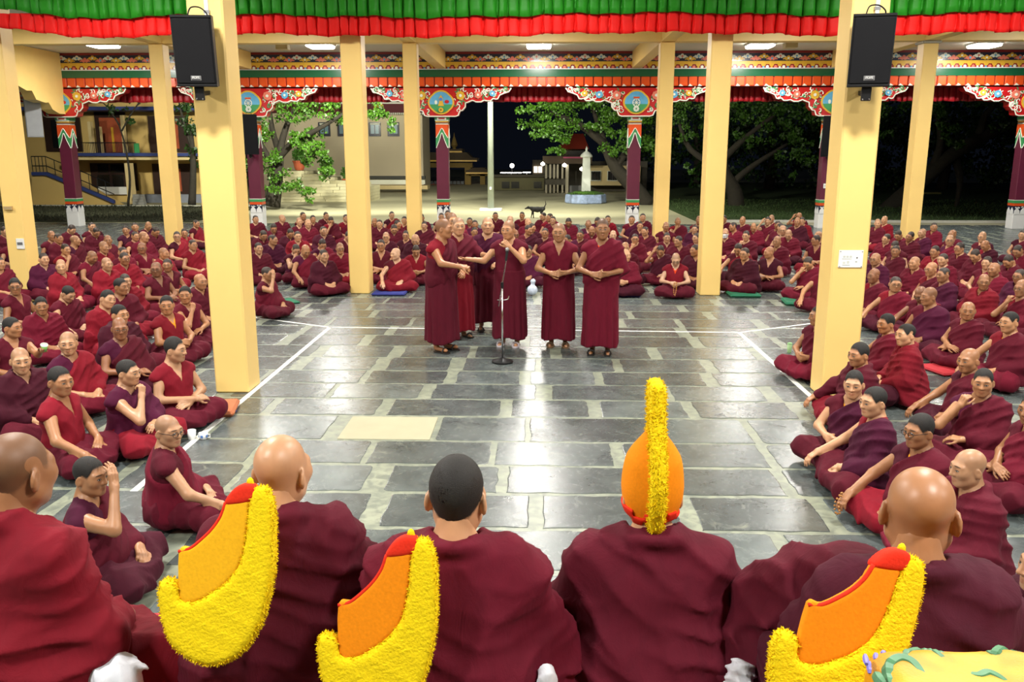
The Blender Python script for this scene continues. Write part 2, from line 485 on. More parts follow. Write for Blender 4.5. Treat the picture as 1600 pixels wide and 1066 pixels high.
# ---- carved brackets
HALF = [(0, 179), (21.5, 179), (26, 177.5), (28.5, 171), (32.5, 170), (37, 165), (37.5, 159), (42, 157.5), (48, 155), (54, 157.5), (61, 157.5), (66, 155), (71, 156), (76, 156), (80, 152.5), (84, 153.5), (87, 153), (90, 147.5), (97, 144.5), (104, 142.5), (108, 137)]
SC = 45.3
def bz(py): return 4.73 - (py - 137) / SC
outline = [(dx / SC, bz(py)) for dx, py in HALF]
outline = outline + [(-x, z) for x, z in reversed(outline[1:])]     # bottom, right side, top right, then left
# order: start bottom centre -> right -> top right -> top left -> left
def flower(mb_petal, mb_core, x, z, r, y, n=8):
    for i in range(n):
        a = 2 * math.pi * i / n
        disc(mb_petal, x + r * .62 * math.cos(a), y, z + r * .62 * math.sin(a), r * .4, 6, .03)
    disc(mb_core, x, y - .012, z, r * .34, 8, .03)
def curl(mb, x, z, r, a0, turns, y, rad=.016, s=1):
    pts = []
    n = 9
    for i in range(n + 1):
        t = i / n; rr = r * (1 - .75 * t); a = a0 + s * t * turns
        pts.append((x + rr * math.cos(a), y, z + rr * math.sin(a)))
    mb.tube(pts, [rad * (1 - .5 * i / n) for i in range(n + 1)], 4)
def build_bracket(x, kind):
    rnd = random.Random(kind + 40); r = empty('carved_bracket', (x, YF, -.035)); y = -.06
    MB().prism(outline, -.055, .35).build('board', M_RED, r)
    rim = [(a, -.06, b) for a, b in outline[:21]] ; riml = [(a, -.06, b) for a, b in outline[21:]] + [rim[0]]
    MB().tube(rim, .022, 5).build('pale_rim', M_PALE, r); MB().tube(riml, .022, 5).build('pale_rim', M_PALE, r)
    # scrolling leaves
    lv = [MB(), MB(), MB()]
    spots = []
    for s in (-1, 1):
        for i in range(62):
            dx = rnd.uniform(18, 104); 
            lo_ = np.interp(dx, [h[0] for h in HALF], [h[1] for h in HALF]) - 4
            py = rnd.uniform(139, max(140, lo_)); spots.append((s * dx / SC, bz(py)))
    for i, (a, b) in enumerate(spots):
        if a * a + (b - bz(157)) ** 2 < .185: continue
        curl(lv[i % 3], a, b, rnd.uniform(.06, .1), rnd.uniform(0, 6.28), rnd.choice((3.8, 4.6)), y, .021, rnd.choice((-1, 1)))
    for mb, m_ in zip(lv, (M_PALE, M_PALE, M_LEAF)): tag(mb.build('scrolling_leaves', m_, r), kind='stuff')
    cols = [M_PINK, M_SKY, M_GOLD] if kind % 2 else [M_GOLD, M_PINK, M_SKY]
    for s in (-1, 1):
        for (dx, py, q), m_ in zip(((30, 148, .15), (57, 147, .12), (79, 145, .10)), cols):
            a, b = MB(), MB(); flower(a, b, s * dx / SC, bz(py), q, y)
            fl = a.build('flower', m_, r); b.build('flower_heart', M_PALE if m_ is not M_PALE else M_GOLD, fl)
    # medallion: gold quatrefoil, sky above, green hill below, a device in the middle
    cz = bz(158); q = MB()
    ring = []
    for i in range(32):
        a = 2 * math.pi * i / 32; rr = .385 * (1 + .07 * abs(math.cos(2 * a)) - .03)
        ring.append((rr * 1.12 * math.cos(a), cz + rr * math.sin(a)))
    md = q.prism(ring, -.085, -.05).build('medallion', M_GOLD, r)
    inner = [(a * .87, cz + (b - cz) * .87) for a, b in ring]
    up_ = [p for p in inner if p[1] >= cz - .1]; 
    MB().prism(inner, -.092, -.08).build('painted_sky', M_SKY, md)
    hill = [p for p in inner if p[1] < cz - .06]; hill.sort(key=lambda p: math.atan2(p[1] - cz, p[0]))
    MB().prism(hill, -.098, -.085).build('painted_hill', M_LEAF, md)
    e = MB()
    if kind % 2:   # eight-spoked wheel on a lotus
        for i in range(8):
            a = math.pi * i / 4; e.tube([(0, -.105, cz - .02), (.12 * math.cos(a), -.105, cz - .02 + .12 * math.sin(a))], .009, 4)
        e.tube([(.12 * math.cos(t * .393), -.105, cz - .02 + .12 * math.sin(t * .393)) for t in range(17)], .014, 5)
        e.build('painted_wheel', M_PALE, md)
        a, b = MB(), MB(); flower(a, b, 0, cz - .22, .1, -.1); a.build('painted_lotus', M_PALE, md)
        MB().box(-.1, .1, -.105, -.095, cz + .12, cz + .17).build('painted_roof', M_ORANGE, md)
    else:
        e.prism([(-.1, cz - .12), (.1, cz - .12), (.05, cz + .05), (.07, cz + .13), (0, cz + .24), (-.07, cz + .13), (-.05, cz + .05)], -.106, -.09).build('painted_vase', M_GOLD, md)
        disc(q2 := MB(), 0, -.1, cz + .1, .055, 10); q2.build('painted_jewel', M_BLUE, md)
        disc(q3 := MB(), -.17, -.095, cz + .0, .07, 9, .01, .7); q3.build('painted_cloud', M_PALE, md)
        disc(q4 := MB(), .2, -.095, cz + .02, .06, 9, .01, 1.3); q4.build('painted_sun', M_RED, md)
        a, b = MB(), MB(); flower(a, b, 0, cz - .25, .085, -.1); a.build('painted_lotus', M_GOLD, md)
    return r
def build_column(x):
    r = empty('painted_column', (x, EDGE - .02, 0)); w = .21
    MB().box(-w, w, -w, w, .95, 3.5, .012).build('shaft', M_MAROON, r)
    MB().box(-w - .005, w + .005, -w - .005, w + .005, 0, .52, .01).build('white_base', M_WHITE, r)
    MB().box(-w - .004, w + .004, -w - .004, w + .004, .52, .78).build('navy_band', M_NAVY, r)
    for i in range(2):      # white lotus petals rising into the navy band
        for s in (-1, 1):
            c = s * .105
            if i == 0: MB().prism([(c - .1, .5), (c + .1, .5), (c + .085, .62), (c, .73), (c - .085, .62)], -w - .014, -w).build('petal', M_WHITE, r)
            else: MB().prism([(c - .1, .5), (c + .1, .5), (c + .085, .62), (c, .73), (c - .085, .62)], -w - .014, -w, M=Matrix.Rotation(R(90 if x < 0 else -90), 4, 'Z')).build('petal', M_WHITE, r)
    cu = MB()
    for s in (-.15, -.06, .06, .15): curl(cu, s, .735, .035, 0, 5, -w - .012, .012, 1 if s > 0 else -1)
    tag(cu.build('scroll_border', M_WHITE, r), kind='stuff')
    MB().box(-w - .006, w + .006, -w - .006, w + .006, .78, .87).build('orange_band', M_ORANGE, r)
    MB().box(-w - .006, w + .006, -w - .006, w + .006, .875, .965).build('green_band', M_LEAF, r)
    MB().box(-w - .007, w + .007, -w - .007, w + .007, .965, .985).build('pale_line', M_PALE, r)
    # painted flame points hanging from the capital
    for rot, k in ((0, 0), (R(90 if x < 0 else -90), 1)):
        M_ = Matrix.Rotation(rot, 4, 'Z')
        MB().prism([(-w, 3.5), (w, 3.5), (w, 2.72), (.03, 3.2), (-.03, 3.2), (-w, 2.72)][::-1], -w - .006, -w + .01, M=M_).build('green_points', M_LEAF, r)
        MB().prism([(-w, 3.5), (w, 3.5), (w, 3.06), (0, 3.36), (-w, 3.06)][::-1], -w - .012, -w + .01, M=M_).build('orange_points', M_ORANGE, r)
        for pts in ([(-w + .01, 2.72), (-.09, 2.98), (-.02, 3.2), (.02, 3.2), (.09, 2.98), (w - .01, 2.72)], [(-w + .01, 3.06), (-.1, 3.22), (0, 3.38), (.1, 3.22), (w - .01, 3.06)]):
            MB().tube([tuple(M_ @ Vector((a, -w - .012, b))) for a, b in spline(pts, 3)], .014, 4).build('pale_edging', M_PALE, r)
    for i, (zz, g) in enumerate(((3.5, .0), (3.54, .012), (3.58, .004), (3.62, .018))):
        MB().box(-w - g, w + g, -w - g, w + g, zz, zz + .036, .008).build('capital_moulding', [M_PALE, mat('brown_moulding', (.28, .12, .07), .5), M_GOLD, M_PALE][i], r)
    MB().box(-w - .03, w + .03, -w - .03, w + .03, 3.66, 3.755, .01).build('capital_block', M_LEAF, r)
    MB().box(-.16, .16, -w - .04, -w, 3.665, 3.75).build('pale_frame', M_PALE, r)
    MB().box(-.1, .1, -w - .046, -w, 3.685, 3.73).build('red_inset', M_RED, r)
    return r
bk = {0: None, 1: None}; colp = None
colnames = ['at the far left, before the balcony house', 'between the left wide pillar and second pillar, carrying a black speaker', 'behind the standing monks, left of the lamp post', 'right of the white monument', 'partly hidden behind the wide right pillar', 'at the far right edge']
bnames = ['at far left, half hidden in yellow plaster', 'right of the left wide pillar', 'left of the lamp post with a vase medallion', 'right of centre with a wheel medallion', 'beside the wide right pillar', 'at the far right edge of the picture']
for i, x in enumerate(BAYX):
    k = i % 2
    if bk[k] is None: bk[k] = b = build_bracket(x, k)
    else:
        b = copy_tree(bk[k]); b.location.x = x
    tag(b, 'carved floral bracket with round medallion ' + bnames[i], 'bracket', 'carved brackets')
    c = build_column(x) if i in (0, 3) else copy_tree(colp)
    if i in (0, 3): colp = c
    c.location.x = x
    tag(c, 'maroon painted column with white base ' + colnames[i], 'column', 'maroon columns')

# ---- green and red valance across the hall, hung before the second row
M_GSATIN = mat('green_satin', (.02, .26, .012), .55, var=.14, vscale=5, spec=.3)
M_RSATIN = mat('red_satin', (.78, .012, .01), .6, var=.12, vscale=5, spec=.2)
vr = empty('pleated_valance', (0, ROW2 - .42, 5.4)); vr.location = (0, 0, 0)
def rise(x): return .17 * max(0, (-8.2 - x) / 1.3) if x < -8.2 else .03 * math.sin(x * .9) + .015 * math.sin(x * 3.7)
pleats(-12, 11, ROW2 - .40, 4.56, 4.95, .2, .055, 8, .008, rise).build('red_border', M_RSATIN, vr, smooth=True)
pleats(-12, 11, ROW2 - .47, 4.87, 5.6, .2, .06, 8, .008, rise).build('green_cloth', M_GSATIN, vr, smooth=True)
MB().box(-12, 11, ROW2 - .45, ROW2 - .40, 5.56, 5.62).build('hanging_rail', M_YELLOW, vr)
for x in (-11, -5, 0, 5, 10): MB().box(x - .02, x + .02, ROW2 - .44, ROW2 - .41, 5.6, CEIL).build('hanger', M_GREY, vr)
tag(vr, 'green pleated valance with a wide red border across the hall', 'valance')
# ------------------------------------------------------------------ organic surfaces (people, cloth): distance fields -> quads
f32 = np.float32
def smin(a, b, k):
    h = np.maximum(k - np.abs(a - b), 0) / k
    return np.minimum(a, b) - h * h * (k * .25)
def smax(a, b, k): return -smin(-a, -b, k)
def cone(p, a, b, ra, rb):
    a = np.asarray(a, f32); ba = np.asarray(b, f32) - a
    pa = p - a
    t = np.clip(pa @ ba / max(float(ba @ ba), 1e-9), 0, 1)
    q = pa - t[:, None] * ba
    return np.sqrt(np.einsum('ij,ij->i', q, q)) - (ra + (rb - ra) * t)
def ball(p, c, r):
    q = p - np.asarray(c, f32); return np.sqrt(np.einsum('ij,ij->i', q, q)) - r
def ell(p, c, r):
    q = p - np.asarray(c, f32); r = np.asarray(r, f32)
    k0 = np.sqrt(((q / r) ** 2).sum(1)); k1 = np.sqrt(((q / (r * r)) ** 2).sum(1)) + 1e-6
    return k0 * (k0 - 1) / k1
def mesh_sdf(fn, lo, hi, h, clip=False):
    lo = np.asarray(lo, f32); hi = np.asarray(hi, f32)
    c = 4
    nb = np.maximum(np.ceil((hi - lo) / (h * c)).astype(int), 1)
    ax = [lo[i] + (np.arange(nb[i], dtype=f32) * c + (c - 1) / 2) * h for i in range(3)]
    G = np.stack(np.meshgrid(*ax, indexing='ij'), -1).reshape(-1, 3).astype(f32)
    D = fn(G)
    act = np.abs(D) < h * c * 1.25 + .012
    full = np.repeat(np.repeat(np.repeat(np.where(D > 0, 1, -1).reshape(nb).astype(f32) * (h * 4), c, 0), c, 1), c, 2)
    ids = np.nonzero(act)[0]
    if len(ids) == 0: return np.zeros((0, 3), f32), np.zeros((0, 4), int)
    bi = np.stack(np.unravel_index(ids, nb), 1) * c
    off = np.stack(np.meshgrid(*[np.arange(c)] * 3, indexing='ij'), -1).reshape(-1, 3)
    I = (bi[:, None, :] + off[None]).reshape(-1, 3)
    V = np.clip(fn(lo + I.astype(f32) * f32(h)), -4 * h, 4 * h)
    full[I[:, 0], I[:, 1], I[:, 2]] = V
    if not clip:
        full = np.pad(full, 1, constant_values=4 * h); base = lo - h
    else:
        base = lo
    g = vdb.FloatGrid(); g.background = 4.0 * h
    g.copyFromArray(np.ascontiguousarray(full, dtype=f32))
    pts, quads = g.convertToQuads(isovalue=0.0)
    pts = pts.astype(f32); quads = quads.astype(int)
    if clip and len(quads):
        n = np.array(full.shape) - 1
        bad = ((pts < .6) | (pts > n - .6)).any(1)
        quads = quads[~bad[quads].any(1)]
    pts = pts * f32(h) + base
    used, inv = np.unique(quads, return_inverse=True)
    return pts[used], inv.reshape(-1, 4)
def drop_inside(v, q, boxes, m):
    """remove quads lying well inside any finer box"""
    for lo, hi in boxes:
        ins = ((v > np.asarray(lo) + m) & (v < np.asarray(hi) - m)).all(1)
        q = q[~ins[q].all(1)]
    used, inv = np.unique(q, return_inverse=True)
    return v[used], inv.reshape(-1, 4)
def join(parts):
    vs = []; qs = []; o = 0
    for v, q in parts:
        vs.append(v); qs.append(q + o); o += len(v)
    return np.concatenate(vs), np.concatenate(qs)
def to_mesh(name, v, q, material, hc=None, flip=False):
    me = bpy.data.meshes.new(name)
    me.vertices.add(len(v)); me.vertices.foreach_set('co', np.ascontiguousarray(v, f32).ravel())
    if flip: q = q[:, ::-1]
    n = len(q)
    me.loops.add(n * 4); me.loops.foreach_set('vertex_index', np.ascontiguousarray(q, np.int32).ravel())
    me.polygons.add(n); me.polygons.foreach_set('loop_start', np.arange(0, 4 * n, 4, dtype=np.int32))
    me.polygons.foreach_set('use_smooth', np.ones(n, bool))
    if hc is not None:
        he = me.attributes.new('he', 'FLOAT', 'POINT'); ed = hair_edge(hc); ed[hc[:, 0] > 5] = -9; he.data.foreach_set('value', ed)
        at = me.attributes.new('hc', 'FLOAT_VECTOR', 'POINT')
        at.data.foreach_set('vector', np.ascontiguousarray(hc, f32).ravel())
    me.update(calc_edges=True)
    if material: me.materials.append(material)
    return me
def ripple(p, dirs, amp, seed=0):
    """cloth folds: ridges along the given (direction, wavelength) pairs, warped and fading in patches"""
    rs = np.random.RandomState(seed * 7 + 1); out = np.zeros(len(p), f32)
    for d, wl in dirs:
        d = np.asarray(d, f32); d = d / np.linalg.norm(d)
        e = rs.normal(size=3).astype(f32); e -= d * (e @ d); e /= np.linalg.norm(e)
        g = np.cross(d, e); ph = rs.uniform(0, 6.28, 6)
        u = p @ d; w = p @ e; z = p @ g
        s = 1 - np.abs(np.sin(3.1416 * u / wl + .9 * np.sin(w * 7 + ph[0]) + .7 * np.sin(z * 11 + ph[1] + w * 4) + ph[2]))
        m = np.clip(.55 + .6 * np.sin(w * 8 + u * 6 + ph[3]) + .4 * np.sin(z * 13 + ph[4] - u * 9), 0, 1.2)
        out += s ** 1.4 * m - .25
    return -out * f32(amp)
# ------------------------------------------------------------------ heads
FACES = [dict(w=1.0, j=1.0, n=1.0, b=1.0), dict(w=1.06, j=1.12, n=.95, b=.95), dict(w=.95, j=.92, n=1.12, b=1.06), dict(w=1.02, j=1.0, n=1.05, b=1.1), dict(w=.98, j=1.08, n=.9, b=1.0)]
def head_field(p, F):
    """head with face towards -y, centre of head at the origin; the neck hangs below"""
    x = np.abs(p[:, 0]); q = np.stack([x, p[:, 1], p[:, 2]], 1)
    w, j, nn = F['w'], F['j'], F['n']
    d = ell(q, (0, .016, .036), (.077 * w, .096, .086 * F['b']))
    d = smin(d, ell(q, (0, -.026, -.03), (.067 * w * (.5 + .5 * j), .068, .087)), .035)
    d = smin(d, cone(q, (.05 * w * j, .0, -.062), (.012, -.066, -.094), .022, .022), .035)
    d = smin(d, ball(q, (.044 * w, -.058, -.014), .03), .03)
    d = smin(d, cone(q, (.012, -.086, .03), (.05, -.07, .026), .012, .01), .022)
    # eye socket, eyelid mound
    d = smax(d, -ball(q, (.033, -.112, .004), .02), .016)
    d = smin(d, ell(q, (.033, -.083, .003), (.016, .011, .0105)), .006)
    # nose
    d = smin(d, cone(q, (0, -.09, .022), (0, -.111 * (.9 + .1 * nn), -.026), .0075, .0125), .014)
    d = smin(d, ball(q, (.0125 * nn, -.1, -.029), .0095), .008)
    # lips
    d = smin(d, cone(q, (0, -.094, -.0585), (.027, -.082, -.0605), .0068, .0045), .01)
    d = smin(d, cone(q, (0, -.0925, -.0715), (.022, -.082, -.067), .0075, .0045), .01)
    d = smax(d, -cone(q, (0, -.1035, -.0648), (.028, -.09, -.0625), .003, .0022), .005)
    # ear
    e = ell(np.stack([q[:, 0] - q[:, 1] * .35, q[:, 1], q[:, 2] + q[:, 1] * .25], 1), (.077 * w, .018, -.008), (.011, .021, .034))
    e = smax(e, -ell(q, (.1 * w, .012, -.002), (.014, .011, .018)), .008)
    d = smin(d, e, .008)
    # neck
    d = smin(d, cone(q, (0, .022, -.03), (0, .034, -.2), .056, .06), .03)
    return d
_heads = {}
def head_mesh(k, h):
    if (k, h) not in _heads:
        F = FACES[k]
        v, q = mesh_sdf(lambda p: head_field(p, F), (-.112, -.142, -.155), (.112, .136, .142), h, clip=True)
        _heads[(k, h)] = (v, q)
    return _heads[(k, h)]
NECK = np.array([0, .028, -.115])   # pivot of the head in head space
def head_matrix(yaw, pitch, roll):
    """rotation about the base of the skull; yaw > 0 turns the face towards +x, pitch > 0 bows it, roll > 0 leans towards +x"""
    return Matrix.Rotation(yaw, 4, 'Z') @ Matrix.Rotation(pitch, 4, 'X') @ Matrix.Rotation(roll, 4, 'Y')

def hair_edge(v):
    """height above the hairline, which dips before the ear and to the nape"""
    phi = np.arctan2(np.abs(v[:, 0]), -v[:, 1])
    zl = np.interp(phi, [0, .35, .7, .95, 1.15, 1.35, 1.6, 1.95, 2.4, 3.1416], [.066, .064, .058, .03, .004, .012, .02, -.012, -.045, -.062])
    return (v[:, 2] - zl).astype(f32)
# ------------------------------------------------------------------ hands
def hand_prims(w, f, n, side, curl=.5, spread=1.0):
    """capsules of a hand: wrist w, finger direction f, palm normal n (fingers curl towards n), side +1/-1 = where the thumb is along n x f"""
    w = np.asarray(w, float); f = np.asarray(f, float); f /= np.linalg.norm(f)
    n = np.asarray(n, float); n = n - f * (n @ f); n /= np.linalg.norm(n)
    l = np.cross(n, f) * side
    P = []
    for t in (-1, 0, 1):
        P.append((w + l * t * .018, w + f * .078 + l * t * .026, .0155, .0135))
    L = [.040, .045, .043, .034]
    for i in range(4):
        t = 1.5 - i
        b = w + f * (.082 - .004 * abs(t - .5)) + l * t * .0185
        a1 = curl * (.9 + .1 * i); a2 = a1 + curl * 1.1; a3 = a2 + curl * .8
        fl = f + l * t * .05 * spread
        p1 = b + (fl * math.cos(a1) + n * math.sin(a1)) * L[i]
        p2 = p1 + (fl * math.cos(a2) + n * math.sin(a2)) * L[i] * .65
        p3 = p2 + (fl * math.cos(a3) + n * math.sin(a3)) * L[i] * .45
        P += [(b, p1, .0092, .0086), (p1, p2, .0086, .0078), (p2, p3, .0078, .007)]
    t0 = w + f * .018 + l * .022 + n * .006
    t1 = t0 + f * .03 + l * .026 + n * .014
    t2 = t1 + f * .032 + l * .008 + n * (.006 + .016 * curl)
    t3 = t2 + f * .022 - l * .004 * curl + n * .012 * curl
    P += [(t0, t1, .0145, .0115), (t1, t2, .011, .0095), (t2, t3, .0095, .0078)]
    return P
# ================================================================== OUTSIDE: YARD, HOUSES, TREES
def pxz(px, py, Y):
    p = at_y(px, py, Y); return float(p[0]), float(p[2])
def pb(mb, px0, py0, px1, py1, Y, dep, zmin=None):
    x0, z1 = pxz(px0, py0, Y); x1, z0 = pxz(px1, py1, Y)
    if zmin is not None: z0 = zmin
    mb.box(min(x0, x1), max(x0, x1), Y, Y + dep, min(z0, z1), max(z0, z1)); return mb
M_YARD = mat('yard_concrete', (.42, .40, .26), .8, var=.3, vscale=.35, bump=.1)
M_GRASSBASE = mat('dark_soil', (.03, .035, .015), .9, var=.5, vscale=1.5)
yard = MB().box(-60, 60, 31.4, 130, -.3, -.02).build('floor_yard', M_YARD); tag(yard, kind='structure')
lawn = MB().box(6, 55, 33.2, 75, -.2, .015).build('floor_lawn', mat('lawn_turf', (.035, .07, .012), .9, var=.5, vscale=1.2, bump=.6, bscale=60)); tag(lawn, kind='structure')
verge = MB().box(-40, -13.2, 32.2, 41.5, -.2, .015).build('floor_verge', mat('verge_turf', (.045, .05, .022), .9, var=.6, vscale=1.0, bump=.6, bscale=50)); tag(verge, kind='structure')
M_KERB = mat('pale_kerb', (.5, .5, .44), .7)
for i, (x0, x1, y0, y1) in enumerate(((-40, -13.0, 41.4, 41.7), (6, 55, 33.0, 33.25))):
    tag(MB().box(x0, x1, y0, y1, -.2, .06).build('trim_%d' % (60 + i), M_KERB), kind='structure')
def grass(name, x0, x1, y0, y1, n, label, seed, h=.12):
    rnd = random.Random(seed); mb = MB()
    for _ in range(n):
        x, y = rnd.uniform(x0, x1), rnd.uniform(y0, y1); a = rnd.uniform(0, 3.14); w = .03; hh = h * rnd.uniform(.5, 1.2)
        dx, dy = math.cos(a) * w, math.sin(a) * w
        mb.add([(x - dx, y - dy, .01), (x + dx, y + dy, .01), (x + rnd.uniform(-.05, .05), y + rnd.uniform(-.05, .05), hh)], [(0, 1, 2)])
    o = mb.build(name, mat('grass_blades', (.035, .07, .015), .8, var=.4) if seed == 1 else mat('dry_grass_blades', (.03, .032, .016), .9, var=.5)); tag(o, label, 'grass', kind='stuff'); return o
grass('lawn_grass', 6.2, 30, 33.4, 48, 9000, 'dark lawn grass under the trees on the right', 1)
grass('verge_grass', -28, -13.4, 32.4, 41.2, 5000, 'rough dark grass strip before the balcony house', 2)

# ---- balcony house on the left
M_CREAM = mat('cream_house_wall', (.62, .43, .15), .8, var=.08, vscale=1.0)
M_CREAM2 = mat('pale_cream_wall', (.66, .52, .26), .8, var=.07)
M_BLUETRIM = mat('blue_trim_paint', (.03, .05, .2), .6)
M_DARKWIN = mat('dark_glass', (.01, .011, .012), .12, spec=.8)
M_WOOD = mat('dark_window_wood', (.03, .012, .008), .5)
M_CURTAIN = mat('orange_curtain', (.35, .07, .025), .8, var=.3, vscale=4)
Y0 = 45.5
hs = empty('balcony_house', (pxz(150, 320, Y0)[0], Y0, 0)); hx, hy = hs.location.x, Y0
def hpart(name, m, *rects, smooth=False):
    out = None
    for (a, b, c, d, Y, dep) in rects:
        mb = pb(MB(), a, b, c, d, Y, dep)
        mb.v = [(x - hx, y - hy, z) for x, y, z in mb.v]
        out = mb.build(name, m, hs)
    return out
hpart('wall', M_CREAM, (-120, 60, 330, 324, Y0, 6))
hpart('roof_slab', M_BLUETRIM, (-120, 167, 330, 172, Y0 - 2.0, 2.0))
hpart('floor_slab', M_CREAM2, (100, 243, 330, 250, Y0 - 2.2, 2.2))
hpart('slab_edge', M_BLUETRIM, (95, 239, 330, 244, Y0 - 2.4, .2))
for i, (a, b, c, d) in enumerate(((66, 178, 129, 237), (146, 172, 200, 241), (230, 181, 297, 238), (140, 255, 216, 298), (237, 256, 300, 304), (-40, 178, 20, 240))):
    f = hpart('window', M_WOOD, (a, b, c, d, Y0 - .12, .3))
    if i == 1: inner = [(a + 8, b + 12, c - 6, d, M_CURTAIN)]
    elif i == 3: inner = [(152, 257, 169, 270, M_DARKWIN), (172, 257, 194, 270, M_DARKWIN), (152, 273, 172, 292, M_DARKWIN), (175, 273, 194, 292, M_DARKWIN), (203, 257, 213, 296, M_DARKWIN)]
    else: inner = [(a + (c - a) * .2, b + (d - b) * .16, c - (c - a) * .25, d - (d - b) * .1, M_CURTAIN if i in (2, 4) else M_DARKWIN)]
    for (p, q, r_, s_, m_) in inner:
        mb = pb(MB(), p, q, r_, s_, Y0 - .16, .06); mb.v = [(x - hx, y - hy, z) for x, y, z in mb.v]; mb.build('pane' if m_ is M_DARKWIN else 'curtain', m_, f)
hpart('gold_panel', M_GOLD, (173, 199, 180, 238, Y0 - .2, .05))
hpart('white_panel', M_WHITE, (152, 292, 212, 304, Y0 - .2, .08))
for (a, b, c, d) in ((136, 190, 146, 241), (187, 180, 197, 241), (155, 198, 159, 241)):
    hpart('balcony_post', M_CREAM2, (a, b, c, d, Y0 - 2.1, .25))
hpart('porch_post', M_CREAM2, (194, 255, 207, 319, Y0 - 2.3, .5))
hpart('green_board', M_LEAF, (209, 224, 218, 240, Y0 - 2.2, .05))
rl = MB(); 
for i in range(0, 32):
    a = 128 + i * 2.6; x, z1 = pxz(a, 223, Y0 - 2.2); _, z0 = pxz(a, 240, Y0 - 2.2); rl.tube([(x - hx, -2.2, z0), (x - hx, -2.2, z1)], .012, 4)
x0, z = pxz(126, 223, Y0 - 2.2); x1, _ = pxz(212, 223, Y0 - 2.2); rl.tube([(x0 - hx, -2.2, z), (x1 - hx, -2.2, z)], .022, 5)
tag(rl.build('balcony_railing', M_BLACK, hs), kind='stuff')
# outside stair
st = MB(); Ys = Y0 - 3.6
def stp(px, py): x, z = pxz(px, py, Ys); return (x - hx, z)
poly = [stp(50, 322), stp(178, 322), stp(128, 293), stp(74, 272), stp(50, 272)]
st.prism(poly, -3.6, -2.5).build('stair_wall', M_CREAM, hs)
e = [stp(52, 274), stp(74, 274), stp(128, 296), stp(180, 318)]
mb = MB()
for (xa, za), (xb, zb) in zip(e, e[1:]):
    mb.add([(xa, -3.75, za), (xb, -3.75, zb), (xb, -3.75, zb + .16), (xa, -3.75, za + .16), (xa, -3.55, za), (xb, -3.55, zb), (xb, -3.55, zb + .16), (xa, -3.55, za + .16)], [(0, 1, 2, 3), (7, 6, 5, 4), (3, 2, 6, 7), (0, 4, 5, 1), (0, 3, 7, 4), (1, 5, 6, 2)])
mb.build('stair_string', M_BLUETRIM, hs)
rl = MB()
for (xa, za), (xb, zb) in zip(e, e[1:]):
    for h_ in (.45, .9): rl.tube([(xa, -3.6, za + h_), (xb, -3.6, zb + h_)], .025, 5)
    for k in range(4):
        t = k / 4; rl.tube([(xa + (xb - xa) * t, -3.6, za + (zb - za) * t), (xa + (xb - xa) * t, -3.6, za + (zb - za) * t + .9)], .02, 4)
tag(rl.build('stair_railing', M_BLACK, hs), kind='stuff')
for i in range(4): hpart('porch_step', mat('grey_step', (.25, .25, .24), .8), (207, 304 + i * 4, 222 + i, 308 + i * 4, Y0 - 2.2 - i * .25, .3))
hpart('plinth', mat('blue_grey_plinth', (.22, .24, .3), .7), (222, 304, 330, 321, Y0 - .6, .6))
tag(hs, 'cream two storey house with blue trimmed balcony and outside stair', 'building')

# ---- long cream temple hall behind the tree
Y1 = 63.0
hall = empty('cream_hall', (pxz(540, 290, Y1)[0], Y1, 0)); hx1 = hall.location.x
def cpart(root, name, m, a, b, c, d, Y, dep, zmin=None):
    mb = pb(MB(), a, b, c, d, Y, dep, zmin); lx, ly = root.location.x, root.location.y
    mb.v = [(x - lx, y - ly, z) for x, y, z in mb.v]
    return mb.build(name, m, root)
M_HALL = mat('cream_render', (.74, .64, .45), .85, var=.06, vscale=.5)
M_CORN = mat('maroon_cornice', (.11, .012, .02), .7)
cpart(hall, 'wall', M_HALL, 400, 150, 662, 292, Y1, 4, 0)
cpart(hall, 'cornice', M_CORN, 400, 120, 668, 176, Y1 - .5, .8)
cpart(hall, 'pale_line', M_PALE, 400, 160, 668, 162, Y1 - .62, .2)
for i in range(36):
    cpart(hall, 'dentil', M_PALE, 560 + i * 3, 176, 561.6 + i * 3, 179, Y1 - .55, .4)
x, z = pxz(592, 168, Y1 - .6)
MB().lathe([(0.01, 0), (.32, 0), (.36, .05), (.2, .1), (.01, .13)], 14, M=Matrix.Translation((x - hx1, -.55, z)) @ Matrix.Rotation(R(90), 4, 'X')).build('gold_disc', M_GOLD, hall)
for a in (497, 527, 576, 605):
    f = cpart(hall, 'window', M_NAVY, a, 191, a + 19, 213, Y1 - .15, .3)
    for k in range(2):
        mb = pb(MB(), a + 3 + k * 7, 195, a + 9 + k * 7, 209, Y1 - .2, .08); mb.v = [(x - hx1, y - Y1, z) for x, y, z in mb.v]
        mb.build('pane', mat('pale_blue_glass', (.2, .34, .42), .2), f)  # panes in one plain pale blue
    mb = pb(MB(), a + 2, 192.5, a + 17, 195, Y1 - .24, .1); mb.v = [(x - hx1, y - Y1, z) for x, y, z in mb.v]; mb.build('window_bar', M_PALE, f)
cpart(hall, 'base_course', mat('dark_base', (.1, .1, .09), .8), 480, 275, 664, 280, Y1 - .4, .4)
cpart(hall, 'veranda_wall', M_PALE, 500, 281, 664, 288, Y1 - 5.5, .3, None)
cpart(hall, 'veranda_step', M_CREAM2, 500, 290, 668, 296, Y1 - 6.5, 1.2)
tag(hall, 'long cream temple hall with maroon cornice and small blue windows', 'building')

